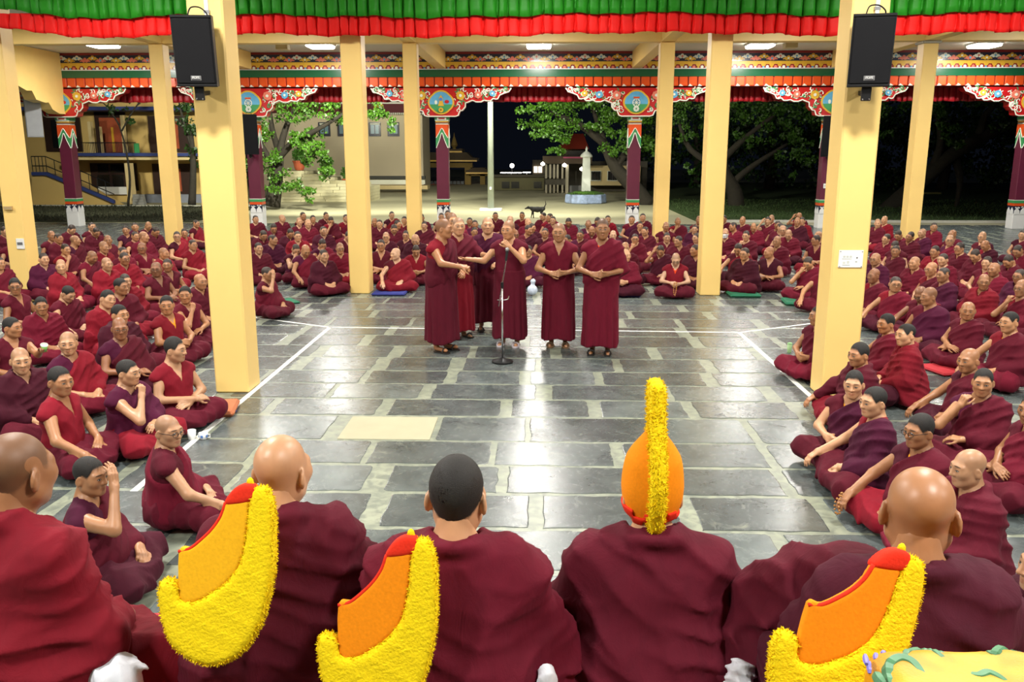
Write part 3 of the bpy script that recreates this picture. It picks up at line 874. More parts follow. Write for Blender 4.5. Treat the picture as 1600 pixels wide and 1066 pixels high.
# ---- pale stone ramp, courses built one by one
Yr = 46.0
rmp = empty('stone_ramp', (pxz(440, 318, Yr)[0], Yr, 0)); rx0 = rmp.location.x
M_STONE = mat('pale_ramp_stone', (.6, .56, .36), .85, var=.25, vscale=3, bump=.5, bscale=12)
rr = random.Random(9)
py = 317.0; course = 0
while py > 268:
    right = 578 if py > 296 else 436 + 150 * (1 - (296 - py) / 34.0) * .9 + 8
    a = 436.0
    while a < right - 3:
        w = min(rr.uniform(22, 48), right - a)
        mb = pb(MB(), a + .25, py - 4.9, a + w - .25, py - .15, Yr, 3.0); mb.v = [(x - rx0, y - Yr + rr.uniform(-.05, .05), z) for x, y, z in mb.v]
        mb.build('stone', M_STONE, rmp); a += w
    py -= 5.0; course += 1
tag(rmp, 'stepped pale stone ramp wall beside the tree', 'ramp')

# ---- potted shrubs on the ramp
M_TERRA = mat('terracotta', (.4, .09, .035), .8)
def leafball(mb, c, r, n, s, rnd, flat=1.0):
    for _ in range(n):
        v = Vector((rnd.gauss(0, 1), rnd.gauss(0, 1), rnd.gauss(0, 1) * flat)).normalized() * r * rnd.uniform(.55, 1) 
        v.z *= flat
        p = Vector(c) + v; a = Vector((rnd.gauss(0, 1), rnd.gauss(0, 1), rnd.gauss(0, .6))).normalized(); b = a.orthogonal().normalized()
        b = (Matrix.Rotation(rnd.uniform(0, 6.28), 3, a) @ b)
        k = s * rnd.uniform(.6, 1.3); w = a.cross(b) * k * .38
        mb.add([tuple(p), tuple(p + b * k * .5 + w), tuple(p + b * k), tuple(p + b * k * .5 - w)], [(0, 1, 2, 3)])
M_LEAVES = mat('shrub_leaves', (.05, .16, .012), .6, var=.4, vscale=2)
for i, (px, py, lab) in enumerate(((545, 294, 'round green shrub in a terracotta pot on the stone ramp'), (511, 277, 'small clipped shrub in a pot higher up the stone ramp'), (468, 266, 'pale leafy potted shrub beneath the tree'))):
    p = at_y(px, py, 46.45); t = empty('potted_shrub', tuple(p)); rnd = random.Random(i + 3)
    MB().lathe([(.2, 0), (.26, .1), (.32, .42), (.36, .43), (.35, .5), (.28, .5), (.26, .42), (.02, .42)], 14).build('pot', M_TERRA if i != 1 else mat('grey_pot', (.12, .12, .12), .8), t)
    MB().tube([(0, 0, .4), (.02, 0, .7)], .04, 6).build('stem', M_WOOD, t)
    mb = MB(); leafball(mb, (0, 0, .8), .36, 700, .1, rnd); tag(mb.build('foliage', M_LEAVES, t), kind='stuff')
    tag(t, lab, 'plant', 'potted shrubs on the ramp')

# ---- far gate, low wall, market lights
Yg = 70.0
gate = empty('pagoda_gate', (pxz(705, 300, Yg)[0], Yg, 0))
M_GATE = mat('ochre_gate_plaster', (.2, .13, .03), .8); M_GROOF = mat('gate_roof_tiles', (.06, .04, .02), .8)
for a, b in ((655, 668), (726, 736), (750, 758)): cpart(gate, 'gate_post', M_GATE, a, 262, b, 303, Yg, 1.0, 0)
cpart(gate, 'lintel', M_GATE, 655, 254, 738, 262, Yg, 1.0)
cpart(gate, 'side_lintel', M_GATE, 733, 270, 764, 275, Yg, 1.0)
for (a, c, y0, y1, ov) in ((660, 738, 238, 252, 8), (690, 720, 233, 238, 3), (734, 762, 262, 271, 5)):
    xa, za = pxz(a, y1, Yg); xb, _ = pxz(c, y1, Yg); _, zb = pxz(a, y0, Yg); o_ = ov * Yg / FPX
    gx = gate.location.x
    pr = [(xa - o_ - gx, za), (xb + o_ - gx, za), (xb + o_ * 1.1 - gx, za + .25), (xb - gx, za + .3), (xb - o_ - gx, zb), (xa + o_ - gx, zb), (xa - gx, za + .3), (xa - o_ * 1.1 - gx, za + .25)]
    MB().prism(pr, -.6, 1.6).build('roof', M_GROOF, gate)
    MB().box(xa - o_ - gx, xb + o_ - gx, -.7, -.6, za - .02, za + .1).build('roof_edge', M_GOLD, gate)
x, z = pxz(709, 237, Yg); MB().lathe([(.01, 0), (.22, .05), (.12, .3), (.28, .5), (.2, .8), (.05, 1.2), (.01, 1.5)], 10, c=(x - gate.location.x, .5, z)).build('finial', M_GATE, gate)
for a in range(672, 724, 6): cpart(gate, 'gate_panel', mat('grey_gate_metal', (.05, .055, .06), .5, metal=.4), a, 283, a + 5, 301, Yg + .4, .1, 0.02)
tag(gate, 'distant ochre gateway with tiered curved roof', 'gate')
wl = empty('yard_wall', (pxz(810, 303, 60)[0], 60, 0))
cpart(wl, 'wall_face', mat('olive_wall', (.13, .12, .06), .85), 772, 276, 850, 306, 60, .5, 0)
cpart(wl, 'coping', mat('coping', (.07, .06, .04), .8), 770, 273, 852, 277, 59.8, .9)
for a in (784, 799, 834): cpart(wl, 'window_grille', M_DARKWIN, a, 284, a + 12, 294, 59.9, .15)
tag(wl, 'low olive yard wall with barred openings beyond the lamp post', 'wall')
M_LAMP = emit('lamp_glow', (1, .95, .85), 7)
def bulb(px, py, Y, r, label, col=None):
    p = at_y(px, py, Y); m_ = M_LAMP if col is None else emit('red_lamp_glow', (1, .08, .03), 8)
    t = empty('yard_lamp', tuple(p))
    MB().lathe([(.01, -r), (r * .7, -r * .7), (r, 0), (r * .7, r * .7), (.01, r)], 10).build('globe', m_, t, smooth=True)
    MB().tube([(0, .02, -r * .9), (0, .02, -float(p[2]) + .0)], .05, 5).build('post', M_GREY, t)
    tag(t, label, 'lamp', 'far yard lamps')
bulb(800, 259, 85, .22, 'bright white lamp shining in the night beyond the yard wall')
bulb(666, 270, 72, .18, 'small red lamp left of the far gate', 1)
bx_ = empty('lit_window_block', tuple(at_y(840, 265, 75))); bx_.location.z = 0
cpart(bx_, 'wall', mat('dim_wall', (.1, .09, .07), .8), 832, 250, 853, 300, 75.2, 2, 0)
cpart(bx_, 'lit_pane', emit('lit_window_glow', (1, .82, .6), 1.1), 834, 260, 840, 270, 75, .1)
cpart(bx_, 'lit_pane', MATS['lit_window_glow'], 841, 260, 847, 270, 75, .1)
tag(bx_, 'small far hut with two lit window panes', 'hut')
for k, (a, b, c) in enumerate(((782, 815, 270), (817, 829, 269.4))):
    t = empty('tube_light', tuple(at_y((a + b) / 2, c, 78))); t.location.z = 0; cpart(t, 'tube', M_LAMP, a, c - .6, b, c + .6, 78, .1); cpart(t, 'mast', M_GREY, (a + b) / 2 - .5, c, (a + b) / 2 + .5, 300, 78.1, .1, 0)
    tag(t, ('long' if k == 0 else 'short') + ' white tube light glowing beyond the yard wall', 'light')

# ---- arcaded temple with red roof
Yt = 56.0
tp = empty('arcaded_temple', (pxz(905, 303, Yt)[0], Yt, 0))
M_TW = mat('dark_temple_wall', (.1, .09, .07), .85); M_TP = mat('temple_post_paint', (.42, .38, .28), .8)  # temple wall in an even dark grey brown, posts in a paler tone
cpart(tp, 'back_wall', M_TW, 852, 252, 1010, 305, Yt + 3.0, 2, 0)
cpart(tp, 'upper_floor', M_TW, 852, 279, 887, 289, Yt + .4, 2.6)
cpart(tp, 'roof_beam', M_GROOF, 848, 244, 925, 256, Yt - .2, 3.4)
cpart(tp, 'pink_cornice', mat('pink_cornice', (.35, .06, .12), .7), 880, 245, 915, 247.5, Yt - .4, .3)
for a in (852, 858.5, 864.5, 870, 877.5): 
    cpart(tp, 'arcade_post', M_TP, a, 257, a + 2.6, 279, Yt, .35); cpart(tp, 'arcade_post', M_TP, a, 289, a + 2.6, 306, Yt, .35, 0)
cpart(tp, 'corner_post', M_TP, 884, 257, 888, 309, Yt - .6, .5, 0)
cpart(tp, 'grey_panel', mat('grey_panel', (.2, .2, .2), .8), 890, 290, 912, 306, Yt + 1, .4, 0)
cpart(tp, 'yellow_wing', M_CREAM2, 920, 259, 1000, 290, Yt + 1.5, 2.0)
for a in (923, 949): 
    f = cpart(tp, 'window', M_PALE, a, 267, a + 16, 283, Yt + 1.35, .2)
    for k in range(4):
        mb = pb(MB(), a + 1.2 + k * 3.6, 268, a + 4 + k * 3.6, 281.5, Yt + 1.25, .15); mb.v = [(x - tp.location.x, y - Yt, z) for x, y, z in mb.v]; mb.build('pane', M_DARKWIN, f)
x0, z0 = pxz(872, 233, Yt); x1, _ = pxz(920, 233, Yt); xa, za = pxz(892, 208, Yt); xb, _ = pxz(914, 208, Yt); tx = tp.location.x
MB().add([(x0 - tx, -.5, z0), (x1 - tx, -.5, z0), (x1 - tx, 5, z0), (x0 - tx, 5, z0), (xa - tx, 2, za), (xb - tx, 2, za)], [(0, 1, 5, 4), (1, 2, 5), (2, 3, 4, 5), (3, 0, 4), (3, 2, 1, 0)]).build('red_roof', mat('red_roof_sheet', (.28, .03, .012), .6), tp)
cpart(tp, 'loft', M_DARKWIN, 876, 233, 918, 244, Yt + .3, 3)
for px, py in ((882, 258), (848, 256), (909, 264)):
    p = at_y(px, py, Yt - .7); mb = MB().lathe([(.01, -.12), (.12, -.06), (.14, .02), (.05, .1), (.01, .12)], 8); mb.v = [(x + p[0] - tx, y - .7, z + p[2]) for x, y, z in mb.v]
    lm = mb.build('lamp', M_LAMP, tp, smooth=True)
tag(tp, 'far arcaded temple with red roof and small lamps', 'building')

# ---- white monument pillar on a grassed ring
Ym = 45.2
mx = float(at_y(915, 318, Ym)[0]); mo = empty('white_monument', (mx, Ym, 0))
h0 = float(at_y(915, 306, Ym)[2]); h1 = float(at_y(915, 246, Ym)[2])
MB().lathe([(1.05, 0), (1.08, .05), (1.05, .42), (.98, .45), (.9, .42), (.02, .42)], 8).build('tiled_ring', mat('blue_white_tiles', (.35, .45, .7), .35, var=.7, vscale=5), mo)
gm = MB(); rnd = random.Random(4)
MB().lathe([(.95, .4), (.6, .58), (.02, .62)], 14).build('mound', mat('mound_turf', (.08, .2, .02), .9, var=.4, bump=.5), mo, smooth=True)
for _ in range(900):
    a, q = rnd.uniform(0, 6.28), .95 * math.sqrt(rnd.random()); x, y = q * math.cos(a), q * math.sin(a); z = .4 + .2 * (1 - q)
    gm.add([(x - .02, y, z), (x + .02, y, z), (x + rnd.uniform(-.04, .04), y, z + .1)], [(0, 1, 2)])
tag(gm.build('mound_grass', MATS['grass_blades'], mo), kind='stuff')
MB().box(-.42, .42, -.42, .42, .5, h0 + .06, .02).build('plinth', M_WHITE, mo)
MB().add([(-.24, -.24, h0), (.24, -.24, h0), (.24, .24, h0), (-.24, .24, h0), (-.18, -.18, h1), (.18, -.18, h1), (.18, .18, h1), (-.18, .18, h1)], [(0, 1, 5, 4), (1, 2, 6, 5), (2, 3, 7, 6), (3, 0, 4, 7), (4, 5, 6, 7), (3, 2, 1, 0)]).build('shaft', mat('monument_stone', (.66, .7, .66), .6), mo)
MB().lathe([(.3, 0), (.32, .06), (.28, .14), (.18, .24), (.08, .3), (.05, .36), (.07, .42), (.01, .56)], 12, c=(0, 0, h1)).build('domed_cap', MATS['monument_stone'], mo, smooth=True)
tag(mo, 'white stone pillar monument on a blue tiled grassy ring', 'monument')

# ---- lamp post with flood lamp
p = at_z(767, 329, 0); lp = empty('lamp_post', (float(p[0]), float(p[1]), -.02))
MB().box(-.5, .5, -.35, .35, 0, .12, .02).build('footing', M_WHITE, lp)
MB().tube([(0, 0, .1), (0, 0, 3), (0, 0, 7.6)], [.15, .135, .1], 10).build('pole', mat('grey_green_pole', (.3, .34, .28), .5), lp, smooth=True)
MB().box(-.05, .05, -.19, -.13, .95, 1.07, .01).build('junction_box', M_WHITE, lp)
MB().tube([(0, 0, 7.5), (0, -.4, 7.75), (0, -1.0, 7.8)], .04, 6).build('arm', M_GREY, lp)
hd = MB().box(-.3, .3, -1.35, -.85, 7.68, 7.8, .03).build('lamp_head', M_GREY, lp)
MB().box(-.25, .25, -1.3, -.9, 7.66, 7.684).build('lens', M_LAMP, hd)
tag(lp, 'tall grey green lamp post standing in the yard', 'lamp post')
def flood(x, y, z, tx, ty, tz, e, ang=110, size=.5, col=(1, .97, .78)):
    l = bpy.data.lights.new('flood_lamp', 'SPOT'); l.energy = e; l.spot_size = R(ang); l.spot_blend = .6; l.shadow_soft_size = size * .4; l.color = col
    o = bpy.data.objects.new('flood_lamp', l); COL.objects.link(o); o.location = (x, y, z)
    o.rotation_euler = (Vector((tx, ty, tz)) - Vector((x, y, z))).to_track_quat('-Z', 'Y').to_euler(); return o
flood(p[0], p[1] - 1.1, 7.6, p[0] - .5, p[1] - .2, 0, FLOOD_W, 150)
MB().box(-.35, -.12, -.1, .1, 7.25, 7.5, .02).build('added_side_lamp', M_GREY, lp)  # added lamp on the pole, there to brighten the cream hall wall
flood(p[0] - .45, p[1], 7.35, -12.5, 63, 4.0, FLOOD_W * 1.8, 70)
# flood lamps fixed to the outer edge of the roof, facing the yard
for x, e, tx, ty in ((-8.5, FLOOD_W * 1.9, -10.5, 56), (1.5, FLOOD_W * .8, 0, 46), (-17, FLOOD_W * .55, -21, 46), (8, FLOOD_W * .2, 9, 44)):
    t = empty('roof_flood_lamp', (x, 31.8, 5.75))
    MB().box(-.2, .2, -.1, .1, -.12, .1, .02).build('housing', M_BLACK, t); MB().box(-.17, .17, .1, .115, -.1, .08).build('lens', M_LAMP, t)
    tag(t, 'flood lamp under the roof edge facing the yard', 'lamp', 'roof edge flood lamps')
    flood(x, 32.0, 5.7, tx, ty, 1.5, e, 105)

# ---- trees
M_BARK = mat('tree_bark', (.03, .025, .018), .9, var=.4, vscale=8, bump=.8, bscale=25)
def leaf_mat(name, col):
    m = mat(name, col, .42, var=.75, vscale=2.6)  # strong mottle puts dark bases and bright highlights into the leaf colour
    b = m.node_tree.nodes['Principled BSDF']; b.inputs['Transmission Weight'].default_value = 0
    return m
def tree(name, label, base, trunk, limbs, blobs, lm, nleaf, ls, seed, trad=.3):
    """trunk / limbs: lists of world points; blobs: (px, py, Y, radius m, share)"""
    rnd = random.Random(seed); t = empty(name, base); bx, by, bzz = base
    loc = lambda p: (p[0] - bx, p[1] - by, p[2] - bzz)
    MB().tube(spline([loc(p) for p in trunk], 4), [trad * (1.15 - .6 * i / (4 * (len(trunk) - 1))) for i in range(4 * (len(trunk) - 1) + 1)], 9).build('trunk', M_BARK, t, smooth=True)
    for L in limbs:
        q = spline([loc(p) for p in L], 4); n = len(q)
        MB().tube(q, [trad * .5 * (1 - .8 * i / n) + .015 for i in range(n)], 6).build('limb', M_BARK, t, smooth=True)
    mb = MB()
    for (px, py, Y, r, sh) in blobs:
        c = at_y(px, py, Y)
        for _ in range(max(1, int(sh * 14))):
            v = Vector((rnd.gauss(0, .5), rnd.gauss(0, .5), rnd.gauss(0, .42))) * r
            leafball(mb, loc((c[0] + v.x, c[1] + v.y, c[2] + v.z)), r * .34, int(nleaf * .11), ls, rnd, .75)
    tag(mb.build('foliage', lm, t), kind='stuff')
    tag(t, label, 'tree', 'trees around the yard'); return t
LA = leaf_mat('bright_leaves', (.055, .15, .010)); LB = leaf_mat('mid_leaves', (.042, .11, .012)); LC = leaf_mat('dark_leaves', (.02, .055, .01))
def W(px, py, Y): return tuple(float(c) for c in at_y(px, py, Y))
tree('spreading_tree', 'spreading green tree before the cream hall', W(425, 322, 40), [W(425, 322, 40), W(432, 280, 40), W(437, 240, 40)],
     [[W(436, 245, 40), W(460, 222, 39.6), (W(500, 200, 39)), W(540, 176, 38.6)], [W(437, 240, 40), W(445, 205, 40), W(462, 170, 40), W(500, 140, 40)], [W(430, 262, 40), W(410, 230, 39.5), W(398, 200, 39)], [W(437, 240, 40), W(425, 200, 41), W(420, 150, 41)]],
     [(430, 165, 40, 1.0, .8), (470, 170, 39.5, 1.1, 1), (515, 160, 39, 1.0, 1), (545, 185, 38.6, .6, .6), (400, 215, 39.5, .8, .7), (470, 215, 39.2, .6, .5), (485, 238, 39, .8, .8), (505, 262, 38.8, .6, .5), (410, 255, 39.3, .8, .8), (440, 290, 39, .9, .8), (480, 300, 38.7, .5, .35), (585, 165, 39, .8, .7), (590, 178, 39, .6, .5), (610, 192, 38.8, .35, .25), (545, 150, 39.6, .9, .7)], LA, 520, .135, 1, .34)
tree('broad_tree', 'broad bright leaved tree above the white monument', W(1012, 322, 44), [W(1012, 322, 44), W(990, 292, 44), W(962, 262, 44), W(945, 225, 44)],
     [[W(950, 240, 44), W(936, 200, 44), W(925, 165, 43.5)], [W(962, 262, 44), W(985, 220, 44), W(980, 175, 44)], [W(945, 225, 44), W(905, 195, 43.5), W(860, 175, 43)]],
     [(830, 165, 43, .8, .7), (850, 190, 43, .9, .8), (885, 165, 43, 1.0, 1), (890, 195, 43, .9, .9), (870, 220, 43, .6, .5), (925, 165, 43, 1.1, 1), (940, 200, 43.5, .9, .8), (960, 225, 43.5, .8, .6), (965, 175, 44, 1.1, 1), (1005, 180, 44, 1.0, .9), (1005, 220, 44.2, .8, .7), (815, 150, 43, .6, .4)], LA, 520, .14, 2, .42)
tree('dark_tree', 'dark branching tree between the two right hand yellow pillars', W(1150, 335, 43), [W(1150, 335, 43), W(1148, 300, 43), W(1130, 265, 43), W(1125, 215, 43)],
     [[W(1130, 265, 43), W(1080, 235, 43), W(1060, 190, 43)], [W(1128, 250, 43), W(1165, 215, 42.6), W(1210, 180, 42.2)], [W(1125, 215, 43), W(1110, 175, 43), W(1090, 150, 43)], [W(1140, 290, 43), W(1175, 260, 43), W(1230, 225, 43)]],
     [(1065, 165, 43, 1.0, .8), (1060, 205, 43, .8, .5), (1095, 160, 43, 1.1, .8), (1165, 165, 43, 1.2, .9), (1215, 165, 42.5, 1.1, 1), (1250, 180, 42, 1.0, .9), (1165, 212, 42.6, .5, .4), (1245, 225, 42, .9, .7), (1255, 260, 42, .6, .4), (1210, 200, 43, 1.0, .5), (1080, 262, 43, .4, .2), (1290, 170, 42, 1, .6)], LB, 460, .14, 3, .4)
tree('old_tree', 'old dark tree with heavy slanting limb at the far right', W(1375, 345, 42), [W(1372, 348, 42), W(1400, 318, 42), W(1440, 282, 42), W(1490, 240, 42), W(1560, 200, 42)],
     [[W(1455, 270, 42), W(1470, 220, 42), W(1460, 160, 42)], [W(1490, 240, 42), W(1500, 280, 42.4), W(1492, 335, 42.6)], [W(1530, 218, 42), W(1540, 180, 42), W(1570, 150, 42)]],
     [(1385, 165, 42, .8, .4), (1470, 165, 40, .6, .5), (1485, 205, 39.5, .5, .5), (1498, 230, 39.3, .3, .25), (1540, 160, 42, 1.1, .7), (1440, 150, 42, 1.0, .5), (1390, 200, 42, .5, .2), (1590, 165, 42, 1, .5)], LB, 420, .14, 4, .46)
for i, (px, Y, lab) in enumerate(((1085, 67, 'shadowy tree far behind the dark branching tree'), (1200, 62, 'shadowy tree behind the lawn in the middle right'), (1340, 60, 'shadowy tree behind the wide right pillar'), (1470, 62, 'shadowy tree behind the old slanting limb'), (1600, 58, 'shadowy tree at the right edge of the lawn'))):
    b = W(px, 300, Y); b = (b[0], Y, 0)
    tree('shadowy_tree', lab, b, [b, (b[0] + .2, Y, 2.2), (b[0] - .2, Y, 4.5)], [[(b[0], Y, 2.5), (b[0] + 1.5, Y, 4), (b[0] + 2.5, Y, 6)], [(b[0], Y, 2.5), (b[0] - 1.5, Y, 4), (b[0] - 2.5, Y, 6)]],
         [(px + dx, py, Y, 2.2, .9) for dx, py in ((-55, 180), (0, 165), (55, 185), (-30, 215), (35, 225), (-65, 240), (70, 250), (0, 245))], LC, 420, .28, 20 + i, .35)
tree('balcony_tree', 'small dark tree before the balcony of the house', W(196, 322, 41), [W(200, 322, 41), W(203, 280, 41), W(196, 230, 41), W(186, 195, 41)],
     [[W(186, 195, 41), W(170, 170, 41), W(160, 160, 41)], [W(190, 205, 41), W(210, 170, 41), W(228, 150, 41)]],
     [(178, 165, 41, .55, .35), (205, 155, 41, .5, .3), (195, 190, 41, .3, .15), (222, 152, 41, .5, .2)], LC, 160, .17, 6, .055)
tree('pillar_tree', 'dark leafy tree beside the wide left pillar', W(300, 320, 40), [W(300, 320, 40), W(302, 260, 40), W(298, 200, 40)], [[W(300, 230, 40), W(288, 195, 40), W(280, 160, 40)]],
     [(290, 165, 40, .7, .7), (296, 205, 40, .5, .6), (380, 210, 40, .6, .5), (300, 250, 40, .5, .4), (385, 270, 40, .6, .5)], LC, 260, .17, 7, .16)

# ---- park shapes behind the lawn on the right
for i, (a, b, c, d, Y, m_, lab) in enumerate(((1208, 318, 1232, 328, 52, M_CREAM2, 'pale low wall fragment behind the lawn, left'), (1436, 302, 1470, 312, 55, mat('dim_yellow_wall', (.3, .28, .08), .8), 'dim yellow low wall under the old tree'), (1524, 330, 1542, 346, 46, MATS['dim_yellow_wall'], 'dim yellow block beside the far right column'), (1140, 311, 1200, 317, 56, mat('grey_bench', (.3, .31, .33), .8), 'long grey stone bench behind the lawn'))):
    w = empty('park_wall', tuple(at_y((a + c) / 2, d, Y))); w.location.z = 0; cpart(w, 'face', m_, a, b, c, d, Y, .5, 0); cpart(w, 'coping', M_PALE if i == 3 else m_, a - 1, b - 1.2, c + 1, b, Y - .05, .6)
    tag(w, lab, 'wall')
# ---- black dog trotting across the yard
pd = at_z(840, 340, 0)
def dog_field(p):
    q = np.stack([p[:, 0], np.abs(p[:, 1]), p[:, 2]], 1)
    d = cone(p, (-.2, 0, .36), (.0, 0, .34), .095, .11); d = smin(d, cone(p, (.0, 0, .34), (.22, 0, .37), .1, .085), .05)
    d = smin(d, cone(p, (-.24, 0, .4), (-.36, 0, .41), .06, .05), .04)          # neck, head low, to the left
    d = smin(d, cone(p, (-.38, 0, .42), (-.5, 0, .37), .05, .026), .03)
    d = smin(d, cone(q, (-.37, .03, .46), (-.36, .055, .42), .02, .014), .01)
    d = smin(d, cone(p, (.26, 0, .42), (.33, 0, .56), .025, .016), .03); d = smin(d, cone(p, (.33, 0, .56), (.3, 0, .7), .016, .01), .02)
    for s, (fx, hx_) in ((1, (-.05, .03)), (-1, (.05, -.06))):
        d = smin(d, cone(p, (-.19, s * .05, .32), (-.2 + fx * .5, s * .055, .17), .045, .028), .02); d = smin(d, cone(p, (-.2 + fx * .5, s * .055, .17), (-.21 + fx, s * .055, .02), .026, .02), .015)
        d = smin(d, cone(p, (.2, s * .05, .34), (.15 + hx_ * .3, s * .055, .23), .07, .04), .02); d = smin(d, cone(p, (.15 + hx_ * .3, s * .055, .23), (.25 + hx_, s * .055, .13), .035, .022), .015); d = smin(d, cone(p, (.25 + hx_, s * .055, .13), (.22 + hx_, s * .055, .02), .022, .02), .015)
    return d
DOG = (pd, dog_field)
# ================================================================== THINGS IN THE HALL
def text_mesh(s, size, ext=.002):
    cu = bpy.data.curves.new('t', 'FONT'); cu.body = s; cu.size = size; cu.extrude = ext; cu.align_x = 'CENTER'; cu.align_y = 'CENTER'
    o = bpy.data.objects.new('t', cu); COL.objects.link(o)
    dg = bpy.context.evaluated_depsgraph_get(); me = bpy.data.meshes.new_from_object(o.evaluated_get(dg))
    bpy.data.objects.remove(o); me.materials.clear(); return me
def grille_material():
    m, nt, b = _base('speaker_grille')
    tc = N(nt, 'ShaderNodeTexCoord'); w = N(nt, 'ShaderNodeTexWave'); w.inputs['Scale'].default_value = 55; w.bands_direction = 'Z'
    nt.links.new(tc.outputs['Object'], w.inputs['Vector'])
    nt.links.new(mixc(nt, w.outputs['Fac'], (.004, .004, .005), (.013, .013, .015)), b.inputs['Base Color'])
    b.inputs['Roughness'].default_value = .8; b.inputs['Specular IOR Level'].default_value = .15
    bp = N(nt, 'ShaderNodeBump'); bp.inputs['Strength'].default_value = .3; bp.inputs['Distance'].default_value = .004
    nt.links.new(w.outputs['Fac'], bp.inputs['Height']); nt.links.new(bp.outputs[0], b.inputs['Normal']); return m
M_GRILLE = grille_material(); M_BLACK.node_tree.nodes['Principled BSDF'].inputs['Specular IOR Level'].default_value = .25
def speaker(x, y, z, w, h, d, rz, tilt, label, name=None, bracket=True, m=None, arm=.12):
    r = empty('loudspeaker', (x, y, z)); r.rotation_euler = (tilt, 0, rz)
    hw = w / 2
    body = [(-hw, -d / 2), (hw, -d / 2), (hw * .72, d / 2), (-hw * .72, d / 2)]
    mb = MB(); n = 4
    vs = [(a, b, -h / 2) for a, b in body] + [(a, b, h / 2) for a, b in body]
    mb.add(vs, [(3, 2, 1, 0), (4, 5, 6, 7)] + [(i, (i + 1) % 4, 4 + (i + 1) % 4, 4 + i) for i in range(4)]).build('cabinet', m or M_BLACK, r)
    MB().box(-hw + .012, hw - .012, -d / 2 - .018, -d / 2, -h / 2 + .03, h / 2 - .03, .012).build('grille', M_GRILLE if m is None else m, r)
    for zz in (-h / 2, h / 2 - .03): MB().box(-hw, hw, -d / 2 - .014, -d / 2 + .01, zz, zz + .03, .008).build('rim', m or M_BLACK, r)
    if name:
        pl = MB().box(-.05, .05, -d / 2 - .022, -d / 2 - .017, -h / 2 + .06, -h / 2 + .105, .003).build('name_plate', M_GREY, r)
        t = obj('lettering', text_mesh(name, .03), M_WHITE, pl, (0, -d / 2 - .024, -h / 2 + .087), (R(90), 0, 0))
        MB().box(-.04, .04, -d / 2 - .0235, -d / 2 - .021, -h / 2 + .066, -h / 2 + .071).build('underline', M_BLACK, pl)
    if bracket:
        br = MB().box(-.045, .045, d / 2 - .26, d / 2 - .23, -h / 2 - .13, -h / 2, .006).build('wall_bracket', M_BLACK, r)
        MB().box(-.02, .02, d / 2 - .25, d / 2 + arm, -h / 2 - .09, -h / 2 - .05).build('bracket_arm', M_BLACK, r)
        for sx in (-.03, .03):
            MB().lathe([(.007, 0), (.007, .006), (.001, .008)], 8, M=Matrix.Translation((sx, d / 2 - .26, -h / 2 - .115)) @ Matrix.Rotation(R(90), 4, 'X')).build('bolt', M_CHROME, br)
        MB().tube(spline([(-.06, -.02, h / 2), (-.03, .0, h / 2 + .07), (.05, 0, h / 2 + .075), (.11, .0, h / 2 + .03), (.12, .02, h / 2 - .01)], 5), .007, 6).build('cable', M_BLACK, r)
    tag(r, label, 'loudspeaker', 'loudspeakers on the pillars'); return r
pL = at_y(312, 81, 8.78); pR = at_y(1355, 80, 8.78)
speaker(pL[0], 8.74, pL[2], .385, .66, .3, R(6), R(6), 'large black loudspeaker on the wide left yellow pillar', 'POPE')
speaker(pR[0], 8.74, pR[2], .385, .66, .3, R(-10), R(6), 'large black loudspeaker on the wide right yellow pillar', 'POPE')
for px, py, lab in ((391, 210, 'black loudspeaker on the maroon column right of the wide left pillar'), (1296, 213, 'black loudspeaker on the maroon column half behind the wide right pillar')):
    q = at_y(px, py, EDGE - .55); speaker(q[0], EDGE - .66, q[2], .62, 1.32, .42, R(12 if px < 800 else -8), R(4), lab, None, True, None, .225)
q = at_y(50, 178, EDGE - 1.2); speaker(q[0], EDGE - 1.2, q[2], .5, 1.5, .5, R(40), R(4), 'grey loudspeaker hanging by the bracket at the far left', None, False, mat('grey_plastic', (.3, .31, .32), .6))
# white conduit above the speakers, notices and boxes on the pillars
def on_pillar(name, parts, loc, label, cat):
    r = empty(name, loc)
    for nm, b, m_ in parts: MB().box(*b).build(nm, m_, r)
    tag(r, label, cat); return r
fy = ROW1 - .2
for X, lab in ((CX - 3.27, 'white conduit running up the wide left pillar above its speaker'), (CX + 3.35, 'white conduit running up the wide right pillar above its speaker')):
    on_pillar('conduit', [('pipe', (-.018, .018, -.03, .0, 0, 1.55), M_WHITE), ('clip', (-.03, .03, -.034, .0, .2, .23), M_GREY)], (X, fy, 3.75), lab, 'conduit')
q = at_y(1330, 405, fy - .02)
nt_ = on_pillar('notice_plate', [('plate', (-.125, .125, -.012, .008, -.09, .09, .004), mat('white_acrylic', (.9, .9, .88), .3))], (float(q[0]), fy, float(q[2])), 'white notice plate screwed to the wide right yellow pillar', 'notice')
for sx in (-.112, .112):
    for sz in (-.078, .078): MB().lathe([(.006, 0), (.006, .006), (.001, .007)], 8, M=Matrix.Translation((sx, -.012, sz)) @ Matrix.Rotation(R(90), 4, 'X')).build('screw', M_GREY, nt_)
M_INK = mat('grey_print', (.3, .32, .3), .6); M_INKD = mat('dark_print', (.05, .05, .06), .6)
for i in range(3): MB().box(-.082 + i * .033, -.058 + i * .033, -.0135, -.011, .012, .034).build('printed_mark', mat('faint_print', (.6, .62, .58), .6), nt_)
MB().box(-.092, .008, -.0135, -.011, -.003, .002).build('printed_rule', M_INK, nt_)
MB().box(-.082, -.055, -.0135, -.011, -.05, -.03).build('printed_mark', MATS['faint_print'], nt_); MB().box(-.04, -.015, -.0135, -.011, -.048, -.02).build('printed_mark', MATS['faint_print'], nt_)
MB().box(-.085, -.008, -.0135, -.011, -.066, -.06).build('printed_rule', M_INK, nt_)
